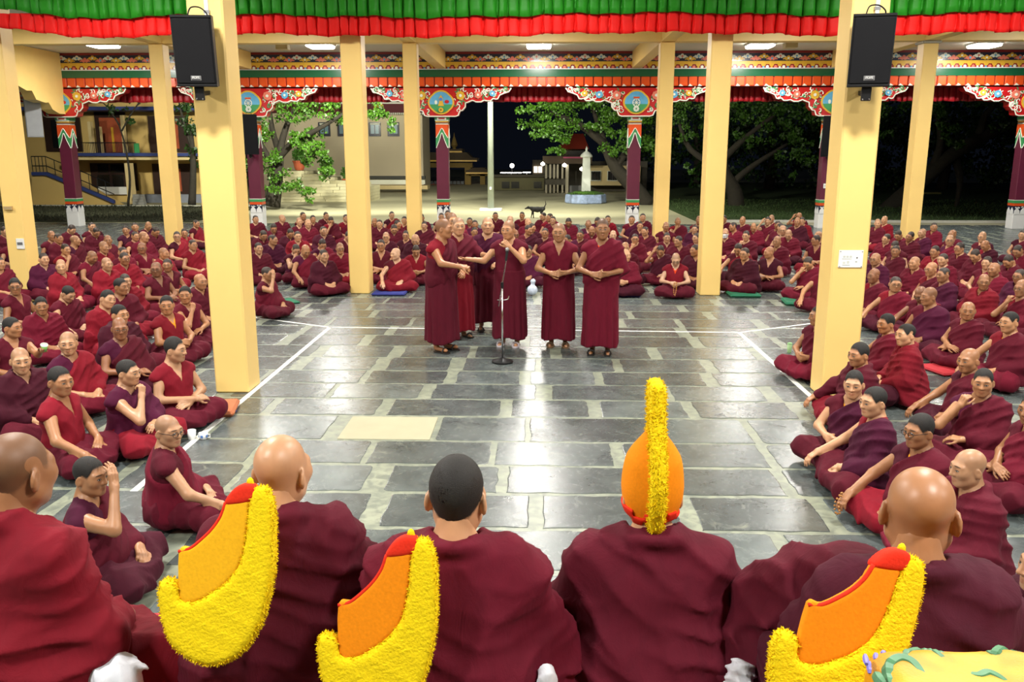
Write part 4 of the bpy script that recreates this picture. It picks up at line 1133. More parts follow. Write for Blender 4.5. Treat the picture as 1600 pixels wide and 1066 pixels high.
MB().box(.055, .068, -.0135, -.011, .004, .02).build('printed_mark', M_INKD, nt_); MB().box(.046, .066, -.0135, -.011, -.034, -.024).build('printed_mark', M_INK, nt_)
fy2 = ROW2 + .3 - .2
q = at_y(59, 381, fy2); on_pillar('switch_plate', [('plate', (-.075, .075, -.02, .0, -.1, .1, .004), M_WHITE), ('switch_row', (-.05, .05, -.028, -.018, -.02, .03), M_GREY)], (BAYX[1] + .09, fy2, float(q[2])), 'white switch plate low on the far left yellow pillar', 'switch')
q = at_y(28, 325, fy2); on_pillar('junction_box', [('box', (-.08, .08, -.05, .0, -.035, .035, .004), mat('beige_plastic', (.5, .35, .15), .6)), ('lid_line', (-.07, .07, -.053, -.049, -.003, .003), M_GREY)], (BAYX[1] - .05, fy2, float(q[2])), 'beige junction box on the far left yellow pillar', 'junction box')
for i, (px, py, s_) in enumerate(((442, 74, 'left'), (1235, 71, 'right'))):
    q = at_y(px, py, 25.5)
    on_pillar('projector_box', [('box', (-.17, .17, -.15, .15, -.07, .07, .01), M_CREAM2), ('rod', (-.012, .012, -.012, .012, .065, CEIL - float(q[2])), M_GREY)], (float(q[0]), 25.5, float(q[2])), 'small cream box hung from the ceiling on the ' + s_, 'box')
on_pillar('small_sign', [('plate', (-.1, .1, -.012, .0, -.08, .08), M_WHITE), ('printed_rule', (-.07, .07, -.014, -.011, -.01, .01), M_INK)], (BAYX[4] - .02, EDGE - .235, 1.45), 'small white sign on the maroon column behind the wide right pillar', 'sign')

# ---- microphone on its stand
p = at_z(785, 567, 0); ms = empty('microphone_stand', (float(p[0]), float(p[1]), 0.004))
MB().lathe([(.125, 0), (.135, .012), (.13, .028), (.05, .04), (.03, .06), (.01, .06)], 24).build('base', M_BLACK, ms, smooth=True)
MB().tube([(0, 0, .05), (0, 0, 1.0)], .011, 8).build('pole', M_CHROME, ms, smooth=True)
MB().tube([(0, 0, .95), (.0, .0, 1.02)], .018, 8).build('clutch', M_BLACK, ms)
b0 = (-.045, -.02, .72); b1 = (.05, .03, 1.30)
MB().tube([b0, b1], .0085, 8).build('boom', M_CHROME, ms)
MB().tube([(-.06, -.01, .8), (.03, -.01, .8), (.07, -.01, .81), (.085, -.01, .85)], .007, 6).build('side_hook', M_CHROME, ms)
mic = MB().tube([(.045, .028, 1.28), (.06, .055, 1.40)], [.014, .019], 10).build('microphone', M_BLACK, ms)
MB().lathe([(.01, 0), (.021, .005), (.025, .025), (.018, .045), (.002, .05)], 10, M=Matrix.Translation((.06, .055, 1.395)) @ Matrix.Rotation(R(-15), 4, 'X')).build('mesh_head', M_GREY, mic, smooth=True)
tag(ms, 'chrome microphone stand with round black base before the speaker', 'microphone stand')

# ---- cups
def cup(px, py, h, r, label, m, lid=None, handle=False, bands=None):
    p = at_z(px, py, 0); t = empty('cup', (float(p[0]), float(p[1]), .006))
    MB().lathe([(r * .72, 0), (r * .8, .004), (r, h), (r * .93, h), (r * .74, .01), (.002, .01)], 18).build('bowl', m, t, smooth=True)
    if handle: MB().tube([(r * .9, 0, h * .8), (r * 1.5, 0, h * .75), (r * 1.5, 0, h * .3), (r * .85, 0, h * .2)], .005, 6).build('handle', m, t)
    if bands:
        for a in range(5): MB().box(-.012, .012, -r * 1.0, -r * .86, h * .3, h * .75, .003, M=Matrix.Rotation(a * 1.257, 4, 'Z')).build('blue_motif', M_BLUE, t)
    if lid: MB().lathe([(r * 1.02, h * .9), (r * 1.04, h), (r * .6, h * 1.06), (.002, h * 1.07)], 18).build('lid', lid, t)
    tag(t, label, 'cup'); return t
M_GLAZE = mat('white_glaze', (.86, .87, .86), .15, var=.02)
cup(300, 687, .085, .042, 'plain white cup on the floor line by the seated monk', M_GLAZE)
cup(318, 687, .06, .042, 'white teacup with blue motif beside the plain cup', M_GLAZE, None, True, True)
cup(1233, 552, .13, .032, 'pale green tumbler standing on the slate floor at right', mat('pale_green_plastic', (.4, .62, .3), .3), mat('green_lid', (.3, .55, .25), .3))

# ---- cushions and mats
def cushion(x, y, w, d, h, rz, col, label, name='cushion'):
    t = empty(name, (x, y, .005), rz); m_ = mat('cushion_%s' % col[0], col[1], .85, var=.15, bump=.3, bscale=60)
    MB().box(-w / 2, w / 2, -d / 2, d / 2, 0, h, h * .4).build('pad', m_, t, smooth=False)
    MB().tube([(-w / 2 + .01, -d / 2 - .001, h * .5), (w / 2 - .01, -d / 2 - .001, h * .5)], .006, 5).build('piping', mat('piping_%s' % col[0], tuple(c * .6 for c in col[1]), .8), t)
    tag(t, label, 'cushion', 'sitting cushions'); return t
GREEN = ('green', (.015, .16, .08)); BLUE = ('blue', (.02, .03, .22)); BROWN = ('brown', (.3, .1, .04)); PURP = ('violet', (.05, .03, .2)); REDC = ('red', (.4, .01, .02))
def seat_at(px, py, w, d, h, rz, col, label, name='cushion'):
    p = at_z(px, py, 0); return cushion(float(p[0]), float(p[1]) + d / 2, w, d, h, rz, col, label, name)
seat_at(606, 463, .62, .55, .045, 0, BLUE, 'dark blue cushion under the pale bald monk by the left pillar')
seat_at(520, 459, .52, .5, .05, 0, BROWN, 'brown mat left of the second left yellow pillar')
seat_at(978, 465, .55, .5, .055, 0, PURP, 'violet blue cushion right of the standing monks')
seat_at(1166, 466, .56, .55, .06, 0, GREEN, 'green cushion just right of the second right pillar')
seat_at(1258, 479, .6, .55, .06, R(-6), GREEN, 'green cushion half behind the wide right pillar')
seat_at(478, 440, .5, .5, .05, 0, GREEN, 'green cushion under the monk with bowed head')
seat_at(425, 478, .7, .5, .03, R(35), GREEN, 'flat green mat right of the wide left pillar')
seat_at(310, 660, .45, .4, .05, R(60), BLUE, 'bright blue cushion edge beside the two cups')
seat_at(322, 430, .01 + .4, .4, .04, R(70), ('sky', (.05, .12, .4)), 'blue cushion behind the wide left pillar')
m_ = cushion(-3.36, 8.3, .55, .5, .06, R(12), ('tan', (.42, .13, .05)), 'orange brown square mat at the foot of the wide left pillar')
p = at_z(1480, 580, 0); cushion(float(p[0]), float(p[1]), .5, .5, .04, R(-75), REDC, 'flat red mat between the seated monks on the right')
# clear bag with white tissue by the mala monk
p = at_z(832, 462, 0)
def bag_field(q):
    d = ell(q, (0, 0, .1), (.1, .08, .1)); d = smin(d, cone(q, (0, 0, .18), (.01, 0, .26), .03, .055), .04)
    return d + ripple(q, [((1, .2, .3), .05), ((.2, 1, .5), .06)], .012, 3)
BAG = p

# ---- bench of the front row, its red cloth, white cloths and the brocade
def satin(name, col, rough=.5): return mat(name, col, rough, var=.15, vscale=8, bump=.25, bscale=30)
bench = empty('front_bench', (-.2, 2.65, .24))
MB().box(-2.6, 2.9, -.55, .42, .44, .58, .04).build('seat_cushion', satin('bench_red_cloth', (.38, .008, .016), .7), bench)
MB().box(-2.55, 2.85, -.5, .36, -.24, .44, .01).build('bench_box', mat('bench_wood', (.12, .03, .015), .5), bench)
for x in (-1.7, -.85, 0, .85, 1.7): MB().tube([(x, .425, .46), (x, .425, .56)], .006, 4).build('seam', MATS['bench_red_cloth'], bench)
tag(bench, 'long red covered bench carrying the front row of monks', 'bench')
# ------------------------------------------------------------------ skin and cloth
def skin_material():
    m, nt, b = _base('skin')
    oi = N(nt, 'ShaderNodeObjectInfo')
    at = N(nt, 'ShaderNodeAttribute', attribute_name='hc')
    sp = N(nt, 'ShaderNodeSeparateXYZ'); nt.links.new(at.outputs['Vector'], sp.inputs[0])
    ax = mathn(nt, 'ABSOLUTE', sp.outputs[0]); y = sp.outputs[1]; z = sp.outputs[2]
    tc = N(nt, 'ShaderNodeTexCoord')
    no = N(nt, 'ShaderNodeTexNoise'); no.inputs['Scale'].default_value = 14; no.inputs['Detail'].default_value = 5
    nt.links.new(tc.outputs['Object'], no.inputs['Vector'])
    c = mixc(nt, no.outputs['Fac'], mixc(nt, 1., oi.outputs['Color'], (.84, .8, .78), 'MULTIPLY'), mixc(nt, 1., oi.outputs['Color'], (1.12, 1.1, 1.08), 'MULTIPLY'))
    front = mathn(nt, 'LESS_THAN', y, -.05)
    def blob(cx, cz, rx, rz, slope=0.0, soft=.35):
        dx = mathn(nt, 'DIVIDE', mathn(nt, 'SUBTRACT', ax, cx), rx)
        dz = mathn(nt, 'DIVIDE', mathn(nt, 'SUBTRACT', mathn(nt, 'MULTIPLY_ADD', mathn(nt, 'SUBTRACT', ax, cx), slope, z), cz), rz)
        r2 = mathn(nt, 'ADD', mathn(nt, 'MULTIPLY', dx, dx), mathn(nt, 'MULTIPLY', dz, dz))
        mr = N(nt, 'ShaderNodeMapRange'); mr.inputs[1].default_value = 1 + soft; mr.inputs[2].default_value = 1 - soft
        nt.links.new(r2, mr.inputs[0])
        return mathn(nt, 'MULTIPLY', mr.outputs[0], front)
    # lips, brows, eyes
    c = mixc(nt, mathn(nt, 'MULTIPLY', blob(.0, -.0655, .028, .011), .6), c, mixc(nt, 1., oi.outputs['Color'], (.72, .42, .42), 'MULTIPLY'))
    c = mixc(nt, mathn(nt, 'MULTIPLY', blob(.034, .031, .021, .0045, .12), .8), c, (.018, .012, .01))
    c = mixc(nt, blob(.033, .0035, .0165, .0068, -.12), c, (.03, .016, .012))
    c = mixc(nt, blob(.033, .0025, .0125, .0036, -.12), c, (.5, .46, .42))
    c = mixc(nt, blob(.033, .0028, .0058, .0052), c, (.012, .008, .007))
    # cropped hair: above a line from the forehead to the nape
    ha = N(nt, 'ShaderNodeAttribute', attribute_name='he')
    fn_ = N(nt, 'ShaderNodeTexNoise'); fn_.inputs['Scale'].default_value = 90; nt.links.new(tc.outputs['Object'], fn_.inputs['Vector'])
    ed = mathn(nt, 'MULTIPLY_ADD', mathn(nt, 'SUBTRACT', fn_.outputs['Fac'], .5), .014, ha.outputs['Fac'])
    mr = N(nt, 'ShaderNodeMapRange'); mr.inputs[1].default_value = -.003; mr.inputs[2].default_value = .013
    nt.links.new(ed, mr.inputs[0])
    ear = mathn(nt, 'LESS_THAN', ax, .0785)
    inh = mathn(nt, 'LESS_THAN', y, 1.0)
    hair = mathn(nt, 'MULTIPLY', mathn(nt, 'MULTIPLY', mr.outputs[0], inh), mathn(nt, 'MULTIPLY', ear, oi.outputs['Alpha']))
    wn = N(nt, 'ShaderNodeTexNoise'); wn.inputs['Scale'].default_value = 420; nt.links.new(tc.outputs['Object'], wn.inputs['Vector'])
    hc = mixc(nt, wn.outputs['Fac'], (.006, .005, .0045), (.034, .028, .025))
    c = mixc(nt, hair, c, hc)
    nt.links.new(c, b.inputs['Base Color'])
    nt.links.new(mathn(nt, 'MULTIPLY_ADD', hair, .2, .4), b.inputs['Roughness'])
    b.inputs['Subsurface Weight'].default_value = 0.0
    bp = N(nt, 'ShaderNodeBump'); bp.inputs['Strength'].default_value = .12; bp.inputs['Distance'].default_value = .004
    nt.links.new(no.outputs['Fac'], bp.inputs['Height']); nt.links.new(bp.outputs[0], b.inputs['Normal'])
    return m
def cloth_material(name, rough=.85, bump=.5, scale=9.0, sheen=.06):
    m, nt, b = _base(name)
    oi = N(nt, 'ShaderNodeObjectInfo'); tc = N(nt, 'ShaderNodeTexCoord')
    no = N(nt, 'ShaderNodeTexNoise'); no.inputs['Scale'].default_value = scale; no.inputs['Detail'].default_value = 6; no.inputs['Distortion'].default_value = 1.2
    mp = N(nt, 'ShaderNodeMapping'); mp.inputs['Scale'].default_value = (1.6, 1.6, .7); nt.links.new(tc.outputs['Object'], mp.inputs[0])
    nt.links.new(mp.outputs[0], no.inputs['Vector'])
    c = mixc(nt, no.outputs['Fac'], mixc(nt, 1., oi.outputs['Color'], (.8, .8, .82), 'MULTIPLY'), mixc(nt, 1., oi.outputs['Color'], (1.2, 1.2, 1.15), 'MULTIPLY'))
    nt.links.new(c, b.inputs['Base Color'])
    b.inputs['Roughness'].default_value = rough
    b.inputs['Specular IOR Level'].default_value = .25
    b.inputs['Sheen Weight'].default_value = sheen; b.inputs['Sheen Roughness'].default_value = .45
    b.inputs['Sheen Tint'].default_value = (.6, .12, .2, 1)
    w = N(nt, 'ShaderNodeTexNoise'); w.inputs['Scale'].default_value = 260; nt.links.new(tc.outputs['Object'], w.inputs['Vector'])
    bp = N(nt, 'ShaderNodeBump'); bp.inputs['Strength'].default_value = bump; bp.inputs['Distance'].default_value = .012
    hsum = mathn(nt, 'MULTIPLY_ADD', w.outputs['Fac'], .06, no.outputs['Fac'])
    nt.links.new(hsum, bp.inputs['Height']); nt.links.new(bp.outputs[0], b.inputs['Normal'])
    return m
M_SKIN = skin_material(); M_CLOTH = cloth_material('wool_cloth')

# ------------------------------------------------------------------ poses: joints in the sitter's own space (faces -y, right hand at -x, seat at z 0)
def arm(el, wr, fd, nm, curl, z0=0.):
    return dict(el=np.array(el, float), wr=np.array(wr, float), fd=fd, nm=nm, curl=curl)
REST_R = arm((-.285, -.05, .275), (-.105, -.245, .215), (.8, -.35, -.3), (.25, .3, -.8), .45)
REST_L = arm((.285, -.05, .275), (.09, -.25, .205), (-.8, -.35, -.25), (-.2, .3, -.8), .45)
POSES = {
    'lap': dict(R=REST_R, L=REST_L),
    'clasp': dict(R=arm((-.27, -.09, .29), (-.075, -.255, .275), (.75, -.45, -.1), (.4, .6, -.3), .8), L=arm((.27, -.09, .29), (.085, -.25, .26), (-.75, -.45, .0), (-.4, .6, .3), .85)),
    'knee': dict(R=arm((-.31, -.13, .315), (-.285, -.35, .2), (.15, -.8, -.55), (.1, -.4, -.9), .35), L=REST_L),
    'chin': dict(R=arm((-.215, -.27, .34), (-.075, -.205, .545), (.35, .1, .93), (.2, .85, .1), 1.0), L=arm((.25, -.1, .28), (.0, -.27, .26), (-.9, -.2, .0), (0, .3, -.9), .4)),
    'brow': dict(R=arm((-.27, -.22, .48), (-.125, -.2, .70), (.35, .1, .9), (.5, .85, 0), .3), L=REST_L),
    'fold': dict(R=arm((-.27, -.07, .29), (.03, -.27, .27), (.95, -.1, 0), (0, .5, -.6), .35), L=arm((.27, -.07, .28), (-.03, -.235, .235), (-.95, -.1, 0), (0, .5, -.6), .35)),
    # standing (torso raised by 0.82)
    'st_clasp': dict(R=arm((-.295, -.03, .255), (-.10, -.225, .215), (.8, -.4, .0), (.4, .6, -.3), .9), L=arm((.295, -.03, .255), (.10, -.22, .225), (-.8, -.4, .0), (-.4, .6, .3), .95)),
    'st_reach': dict(R=arm((-.255, -.17, .34), (-.16, -.41, .30), (.15, -.95, -.05), (.2, 0, -.95), 1.25), L=arm((.28, .0, .27), (.16, -.2, .2), (-.7, -.5, -.1), (0, .6, -.5), .6)),
    'st_give': dict(R=arm((-.28, -.04, .26), (-.15, -.25, .23), (.6, -.6, 0), (0, .3, -.9), .6), L=arm((.25, -.19, .35), (.2, -.44, .36), (-.1, -1, .05), (0, 0, 1), .35)),
    'st_down': dict(R=arm((-.265, .02, .25), (-.275, -.05, .01), (.05, -.25, -.95), (.9, -.2, -.1), .5), L=arm((.28, .0, .27), (.16, -.2, .2), (-.7, -.5, -.1), (0, .6, -.5), .6)),
    'st_mic': dict(R=arm((-.33, -.08, .33), (-.54, -.2, .36), (-.9, -.35, .0), (0, 0, 1), .35), L=arm((.24, -.19, .36), (.045, -.215, .545), (-.65, -.1, .7), (-.4, .7, -.3), 1.15)),
}
SH = {-1: np.array([-.188, .01, .51]), 1: np.array([.188, .01, .51])}
HEADC = np.array([0, -.025, .742]); HS = 1.0
def lean_mat(P):
    l = P.get('lean', 0.0)
    return np.array(Matrix.Rotation(l, 3, 'X'))   # lean > 0 bends forward (towards -y)
def torso_field(p, big=0.0, g=0.0):
    x = np.abs(p[:, 0]); q = np.stack([x, p[:, 1], p[:, 2]], 1)
    d = cone(q, (0, .01, .425), (.075, .008, .43), .118 + big, .112 + big)
    d = smin(d, cone(q, (0, .0, .27), (.045, .0, .27), .122 + big * 1.5, .115 + big * 1.5), .09)
    d = smin(d, cone(q, (0, .025, .13), (.08, .025, .12), .13 + big, .125 + big), .1)
    d = smin(d, cone(q, (.0, .022, .535), (.158, .014, .515), .058, .058), .07)
    d = smin(d, cone(q, (.02, .03, .6), (.12, .018, .548), .042, .04), .05)
    return d
def arm_field(p, A, s, r=1.0, hand=True):
    d = cone(p, SH[s] - np.array([s * .02, 0, 0]), A['el'], .056 * r, .043 * r)
    d = smin(d, cone(p, A['el'], A['wr'], .043 * r, .0275 * r), .02)
    if hand:
        hd = None
        for a, b, ra, rb in hand_prims(A['wr'], A['fd'], A['nm'], -s, A['curl']):
            c = cone(p, a, b, ra, rb); hd = c if hd is None else smin(hd, c, .006)
        d = smin(d, hd, .02)
    return d
LEGS = [((.1, .0, .1), (.295, -.25, .115), .088, .074), ((.295, -.25, .115), (.02, -.34, .075), .072, .05)]
def legs_field(p, k=.05, up=0.0):
    q = np.stack([np.abs(p[:, 0]), p[:, 1], p[:, 2]], 1)
    d = cone(q, *LEGS[0]); d = smin(d, cone(q, *LEGS[1]), k)
    return d
_cache = {}
def bent(P, fn):
    """evaluate an upper-body field in leaned space"""
    Rm = lean_mat(P).astype(f32); off = np.array([0, 0.02, .12], f32)
    if abs(P.get('lean', 0)) < 1e-4: return fn
    return lambda p: fn((p - off) @ Rm + off)
def bend_pts(P, v):
    Rm = lean_mat(P); off = np.array([0, 0.02, .12]); return (v - off) @ Rm.T + off
def body_mesh_parts(pose, h, seated=True):
    key = ('body', pose, h, seated)
    if key in _cache: return _cache[key]
    P = POSES[pose]
    def f(p):
        d = torso_field(p)
        d = smin(d, cone(p, (0, .012, .6), (0, .005, .69), .062, .056), .05)
        d = smin(d, arm_field(p, P['R'], -1), .035)
        d = smin(d, arm_field(p, P['L'], 1), .035)
        if seated: d = smin(d, legs_field(p), .06)
        else:
            q = np.stack([np.abs(p[:, 0]), p[:, 1], p[:, 2]], 1)
            d = smin(d, cone(q, (.09, .02, .1), (.1, .0, -.36), .1, .065), .06)
            d = smin(d, cone(q, (.1, .0, -.36), (.1, .04, -.745), .06, .036), .03)
            d = smin(d, cone(q, (.1, .045, -.785), (.115, -.12, -.795), .03, .026), .03)
        return d
    hb = []
    for s, A in ((-1, P['R']), (1, P['L'])):
        pr = hand_prims(A['wr'], A['fd'], A['nm'], -s, A['curl'])
        pts = np.array([a for a, *_ in pr] + [b for _, b, *_ in pr])
        hb.append((pts.min(0) - .03, pts.max(0) + .03))
    zlo = -.03 if seated else -.83
    allp = np.array([P['R']['el'], P['L']['el'], P['R']['wr'], P['L']['wr'], [.43, -.46, 0], [-.43, .2, 0]] if seated else [P['R']['el'], P['L']['el'], P['R']['wr'], P['L']['wr'], [.3, -.2, 0], [-.3, .2, 0]])
    lo = np.minimum(allp.min(0) - .16, (-.3, -.25, 9)); lo[2] = zlo
    hi = np.maximum(allp.max(0) + .16, (.3, .2, .70)); hi[2] = max(.70, hi[2] - .05)
    v, q = mesh_sdf(f, lo, hi, h)
    v, q = drop_inside(v, q, hb, h * 1.2)
    parts = [(v, q)]
    fine = .0064 if h < .022 else .0125
    for lo_, hi_ in hb:
        # the two hand boxes may overlap when hands meet: one box then
        parts.append(mesh_sdf(f, lo_, hi_, fine, clip=True))
    _cache[key] = join(parts)
    return _cache[key]
def cloth_part(kind, pose, h, seated=True, seed=0):
    """one garment as a closed thick surface in the sitter's space"""
    key = (kind, pose, h, seated, seed)
    if key in _cache: return _cache[key]
    P = POSES[pose]; A, B = P['R'], P['L']
    bigz = -.1 if seated else -.8
    def neckhole(p, d, r=.07):
        return smax(d, -cone(p, (0, .005, .58), (0, -.035, .75), r, r + .01), .012)
    def donka(p):
        d = torso_field(p, .004) - .013
        q = np.stack([np.abs(p[:, 0]), p[:, 1], p[:, 2]], 1)
        d = smin(d, cone(q, (.14, .012, .52), (.205, .012, .505), .066, .064), .03)     # winged cap sleeve
        vneck = np.maximum(q[:, 0] - (p[:, 2] - .44) * .42, p[:, 1] - .0)
        d = smax(d, -vneck, .012); d = neckhole(p, d)
        d = d + ripple(p, [((.5, 0, -1), .11), ((-.7, .2, -.8), .14)], .008, 3)
        return smax(d, .1 - p[:, 2], .02)
    def shirt(p):
        d = torso_field(p, .0) - .004
        q0 = np.abs(p[:, 0])
        vneck = np.maximum(q0 - (p[:, 2] - .50) * .62, p[:, 1] - .0)
        d = smax(d, -vneck, .01); d = neckhole(p, d, .066)
        return smax(smax(d, .3 - p[:, 2], .02), q0 - .15, .02)
    def zen(p):
        d = torso_field(p, .012) - .03
        d = smin(d, cone(p, SH[1], B['el'], .082, .078), .07)
        d = smin(d, cone(p, B['el'], B['wr'] * .75 + B['el'] * .25, .078, .06), .06)
        if seated:   # the cloth falls around the hips and into the lap
            d = smin(d, cone(p, (.12, .05, .16), (.26, -.05, .08), .13, .1), .1)
            d = smin(d, cone(p, (-.05, -.09, .2), (.16, -.14, .14), .1, .1), .1)
            if pose not in ('knee',): d = smax(d, -(arm_field(p, A, -1, 1.25, False) - .004), .03)
        s = (p[:, 0] - .045) * -.66 + (p[:, 2] - .6) * .75
        s = s + np.where(p[:, 1] > 0.05, -.0, 0)
        d = d + ripple(np.stack([p[:, 0], p[:, 1], p[:, 2]], 1), [((-.66, .1, .75), .085), ((-.35, -.3, .9), .14)], .016, 5 + seed)
        d = smax(d, s, .025)
        d = neckhole(p, d, .078)
        return smax(d, .05 + bigz * 0 - p[:, 2], .02)
    def wrap(p):
        d = torso_field(p, .018) - .034
        for s_, Q in ((-1, A), (1, B)):
            t = .82
            d = smin(d, cone(p, SH[s_], Q['el'], .078, .084), .08)
            d = smin(d, cone(p, Q['el'], Q['wr'] * t + Q['el'] * (1 - t), .082, .058), .06)
        if seated:
            q = np.stack([np.abs(p[:, 0]), p[:, 1], p[:, 2]], 1)
            d = smin(d, cone(q, (.1, .06, .22), (.25, .0, .09), .15, .12), .12)
            d = smin(d, cone(q, (.0, .07, .15), (.16, .07, .05), .17, .14), .1)
        d = d + ripple(p, [((-.55, .15, .8), .12), ((.5, .3, .8), .17), ((1, .3, .25), .15), ((-.3, .2, 1), .07)], .014, 9 + seed)
        ring = np.stack([p[:, 0], p[:, 1] - .012 - (p[:, 2] - .6) * .0, p[:, 2] - .595 - p[:, 1] * .32], 1)
        tor = np.hypot(np.hypot(ring[:, 0], ring[:, 1]) - .088, ring[:, 2]) - .024     # rolled collar
        d = smin(d, tor, .03)
        v0 = np.maximum(np.abs(p[:, 0]) - (p[:, 2] - .5) * .5, p[:, 1] + .02)
        d = smax(d, -v0, .02)
        d = neckhole(p, d, .074)
        return smax(d, .01 - p[:, 2], .02)
    def skirt(p):
        q = np.stack([np.abs(p[:, 0]), p[:, 1], p[:, 2]], 1)
        d = cone(q, (.08, .02, .11), (.30, -.25, .11), .125, .098)
        d = smin(d, cone(q, (.30, -.25, .105), (.0, -.34, .07), .098, .075), .08)
        d = smin(d, cone(q, (0, .05, .13), (.08, .05, .13), .16, .15), .1)
        d = smin(d, cone(q, (0, -.16, .09), (.15, -.2, .09), .09, .09), .1)
        an = np.stack([p[:, 0], p[:, 1] + .05, p[:, 2] * .6], 1)
        d = d + ripple(an, [((1, .5, .1), .13), ((-.6, 1, .3), .15), ((.2, .5, 1), .1)], .019, 13 + seed)
        return smax(d, .004 - p[:, 2], .015)
    def skirt_st(p):
        z = p[:, 2]; t = np.clip((.16 - z) / .88, 0, 1)
        an = np.arctan2(p[:, 1] - .02, p[:, 0])
        rx = .226 + .006 * t; ry = .182 + .03 * t
        pl = np.abs(np.sin(an * 6 + .8 * np.sin(an * 2 + seed))) * .026 * t ** .7
        r_ = np.sqrt((p[:, 0] / rx) ** 2 + ((p[:, 1] - .015) / ry) ** 2)
        d = (r_ - 1) * np.minimum(rx, ry) - pl + .01
        d = d + ripple(p, [((1, .2, .1), .13)], .006, seed)
        d = smax(d, z - .22, .02); d = smax(d, -.70 - z + .02 * np.sin(an * 3), .012)
        inner = smax((r_ - 1) * np.minimum(rx, ry) + .03, z + .3, .02)
        return smax(d, -inner, .01)
    def sash_st(p):   # shawl hanging down from the left shoulder over the skirt
        d = zen_st(p)
        return d
    def zen_st(p):
        d = torso_field(p, .012) - .028
        d = smin(d, cone(p, SH[1], B['el'], .078, .07), .07)
        d = smin(d, cone(p, (.1, -.01, .3), (.13, -.02, -.12), .11, .095), .06)
        d = smin(d, cone(p, (-.06, .01, .14), (.06, .01, -.02), .14, .14), .06)
        s = (p[:, 0] - .045) * -.66 + (p[:, 2] - .6) * .75
        d = d + ripple(p, [((-.66, .1, .75), .09), ((-.95, .2, .3), .12)], .016, 5 + seed)
        d = smax(d, s, .025); d = neckhole(p, d, .078)
        d = smax(d, -(arm_field(p, A, -1, 1.25, False) - .004), .03)
        d = smax(d, -(cone(p, B['el'] * .5 + B['wr'] * .5, B['wr'], .05, .045)), .02)
        return smax(d, -.22 - p[:, 2] + .3 * p[:, 0] * -1, .02)
    fn = dict(donka=donka, shirt=shirt, zen=zen if seated else zen_st, wrap=wrap, skirt=skirt if seated else skirt_st)[kind]
    up = kind != 'skirt'
    if seated: lo, hi = ((-.52, -.5, -.02), (.52, .3, .70)) if kind in ('zen', 'wrap') else (((-.36, -.25, .05), (.36, .24, .70)) if up else ((-.5, -.52, -.02), (.5, .3, .34)))
    else: lo, hi = ((-.42, -.4, -.32), (.42, .3, .70)) if kind in ('zen', 'wrap') else (((-.36, -.25, .05), (.36, .24, .70)) if up else ((-.36, -.34, -.76), (.36, .34, .26)))
    _cache[key] = mesh_sdf(fn, lo, hi, h)
    return _cache[key]
FLIP = False
_mesh_cache = {}
def mesh_of(key, maker):
    if key not in _mesh_cache: _mesh_cache[key] = maker()
    return _mesh_cache[key]
def head_place(v, yaw, pitch, roll):
    M = np.array(head_matrix(yaw, pitch, roll).to_3x3())
    return ((v - NECK) @ M.T) * HS + NECK + HEADC
def body_mesh(pose, face, yaw, pitch, roll, near, seated):
    hh, bh = (.0064, .0195) if near else (.0105, .026)
    def mk():
        bv, bq = body_mesh_parts(pose, bh, seated)
        hv, hq = head_mesh(face, hh)
        v, q = join([(bv, bq), (head_place(hv, yaw, pitch, roll).astype(f32), hq)])
        hc = np.full((len(v), 3), 9.0, f32); hc[len(bv):] = hv
        return to_mesh('person_body', v, q, M_SKIN, hc, FLIP)
    return mesh_of(('b', pose, face, round(yaw, 2), round(pitch, 2), round(roll, 2), near, seated), mk)
def garment_mesh(kind, pose, near, seated, seed=0):
    h = (.0105 if seed >= 10 else .0138 if near else .021)
    return mesh_of((kind, pose, near, seated, seed), lambda: to_mesh(kind, *cloth_part(kind, pose, h, seated, seed), M_CLOTH, None, FLIP))
def hair_mesh(face, near, yaw, pitch, roll):
    hh = .0064 if near else .0105
    def mk():
        v, q = head_mesh(face, hh)
        ed = hair_edge(v)
        m = (ed > -.004) & (np.abs(v[:, 0]) < .08)
        qq = q[m[q].all(1)]
        n = v - np.array([0, .012, .02]); n /= np.linalg.norm(n, axis=1)[:, None]
        v2 = v + n * (np.clip(ed / .03, 0, 1) * .0035 + .0006)[:, None]
        used, inv = np.unique(qq, return_inverse=True)
        return to_mesh('hair', head_place(v2[used], yaw, pitch, roll), inv.reshape(-1, 4), M_HAIR, v[used], FLIP)
    return mesh_of(('hair', face, near, round(yaw, 2), round(pitch, 2), round(roll, 2)), mk)
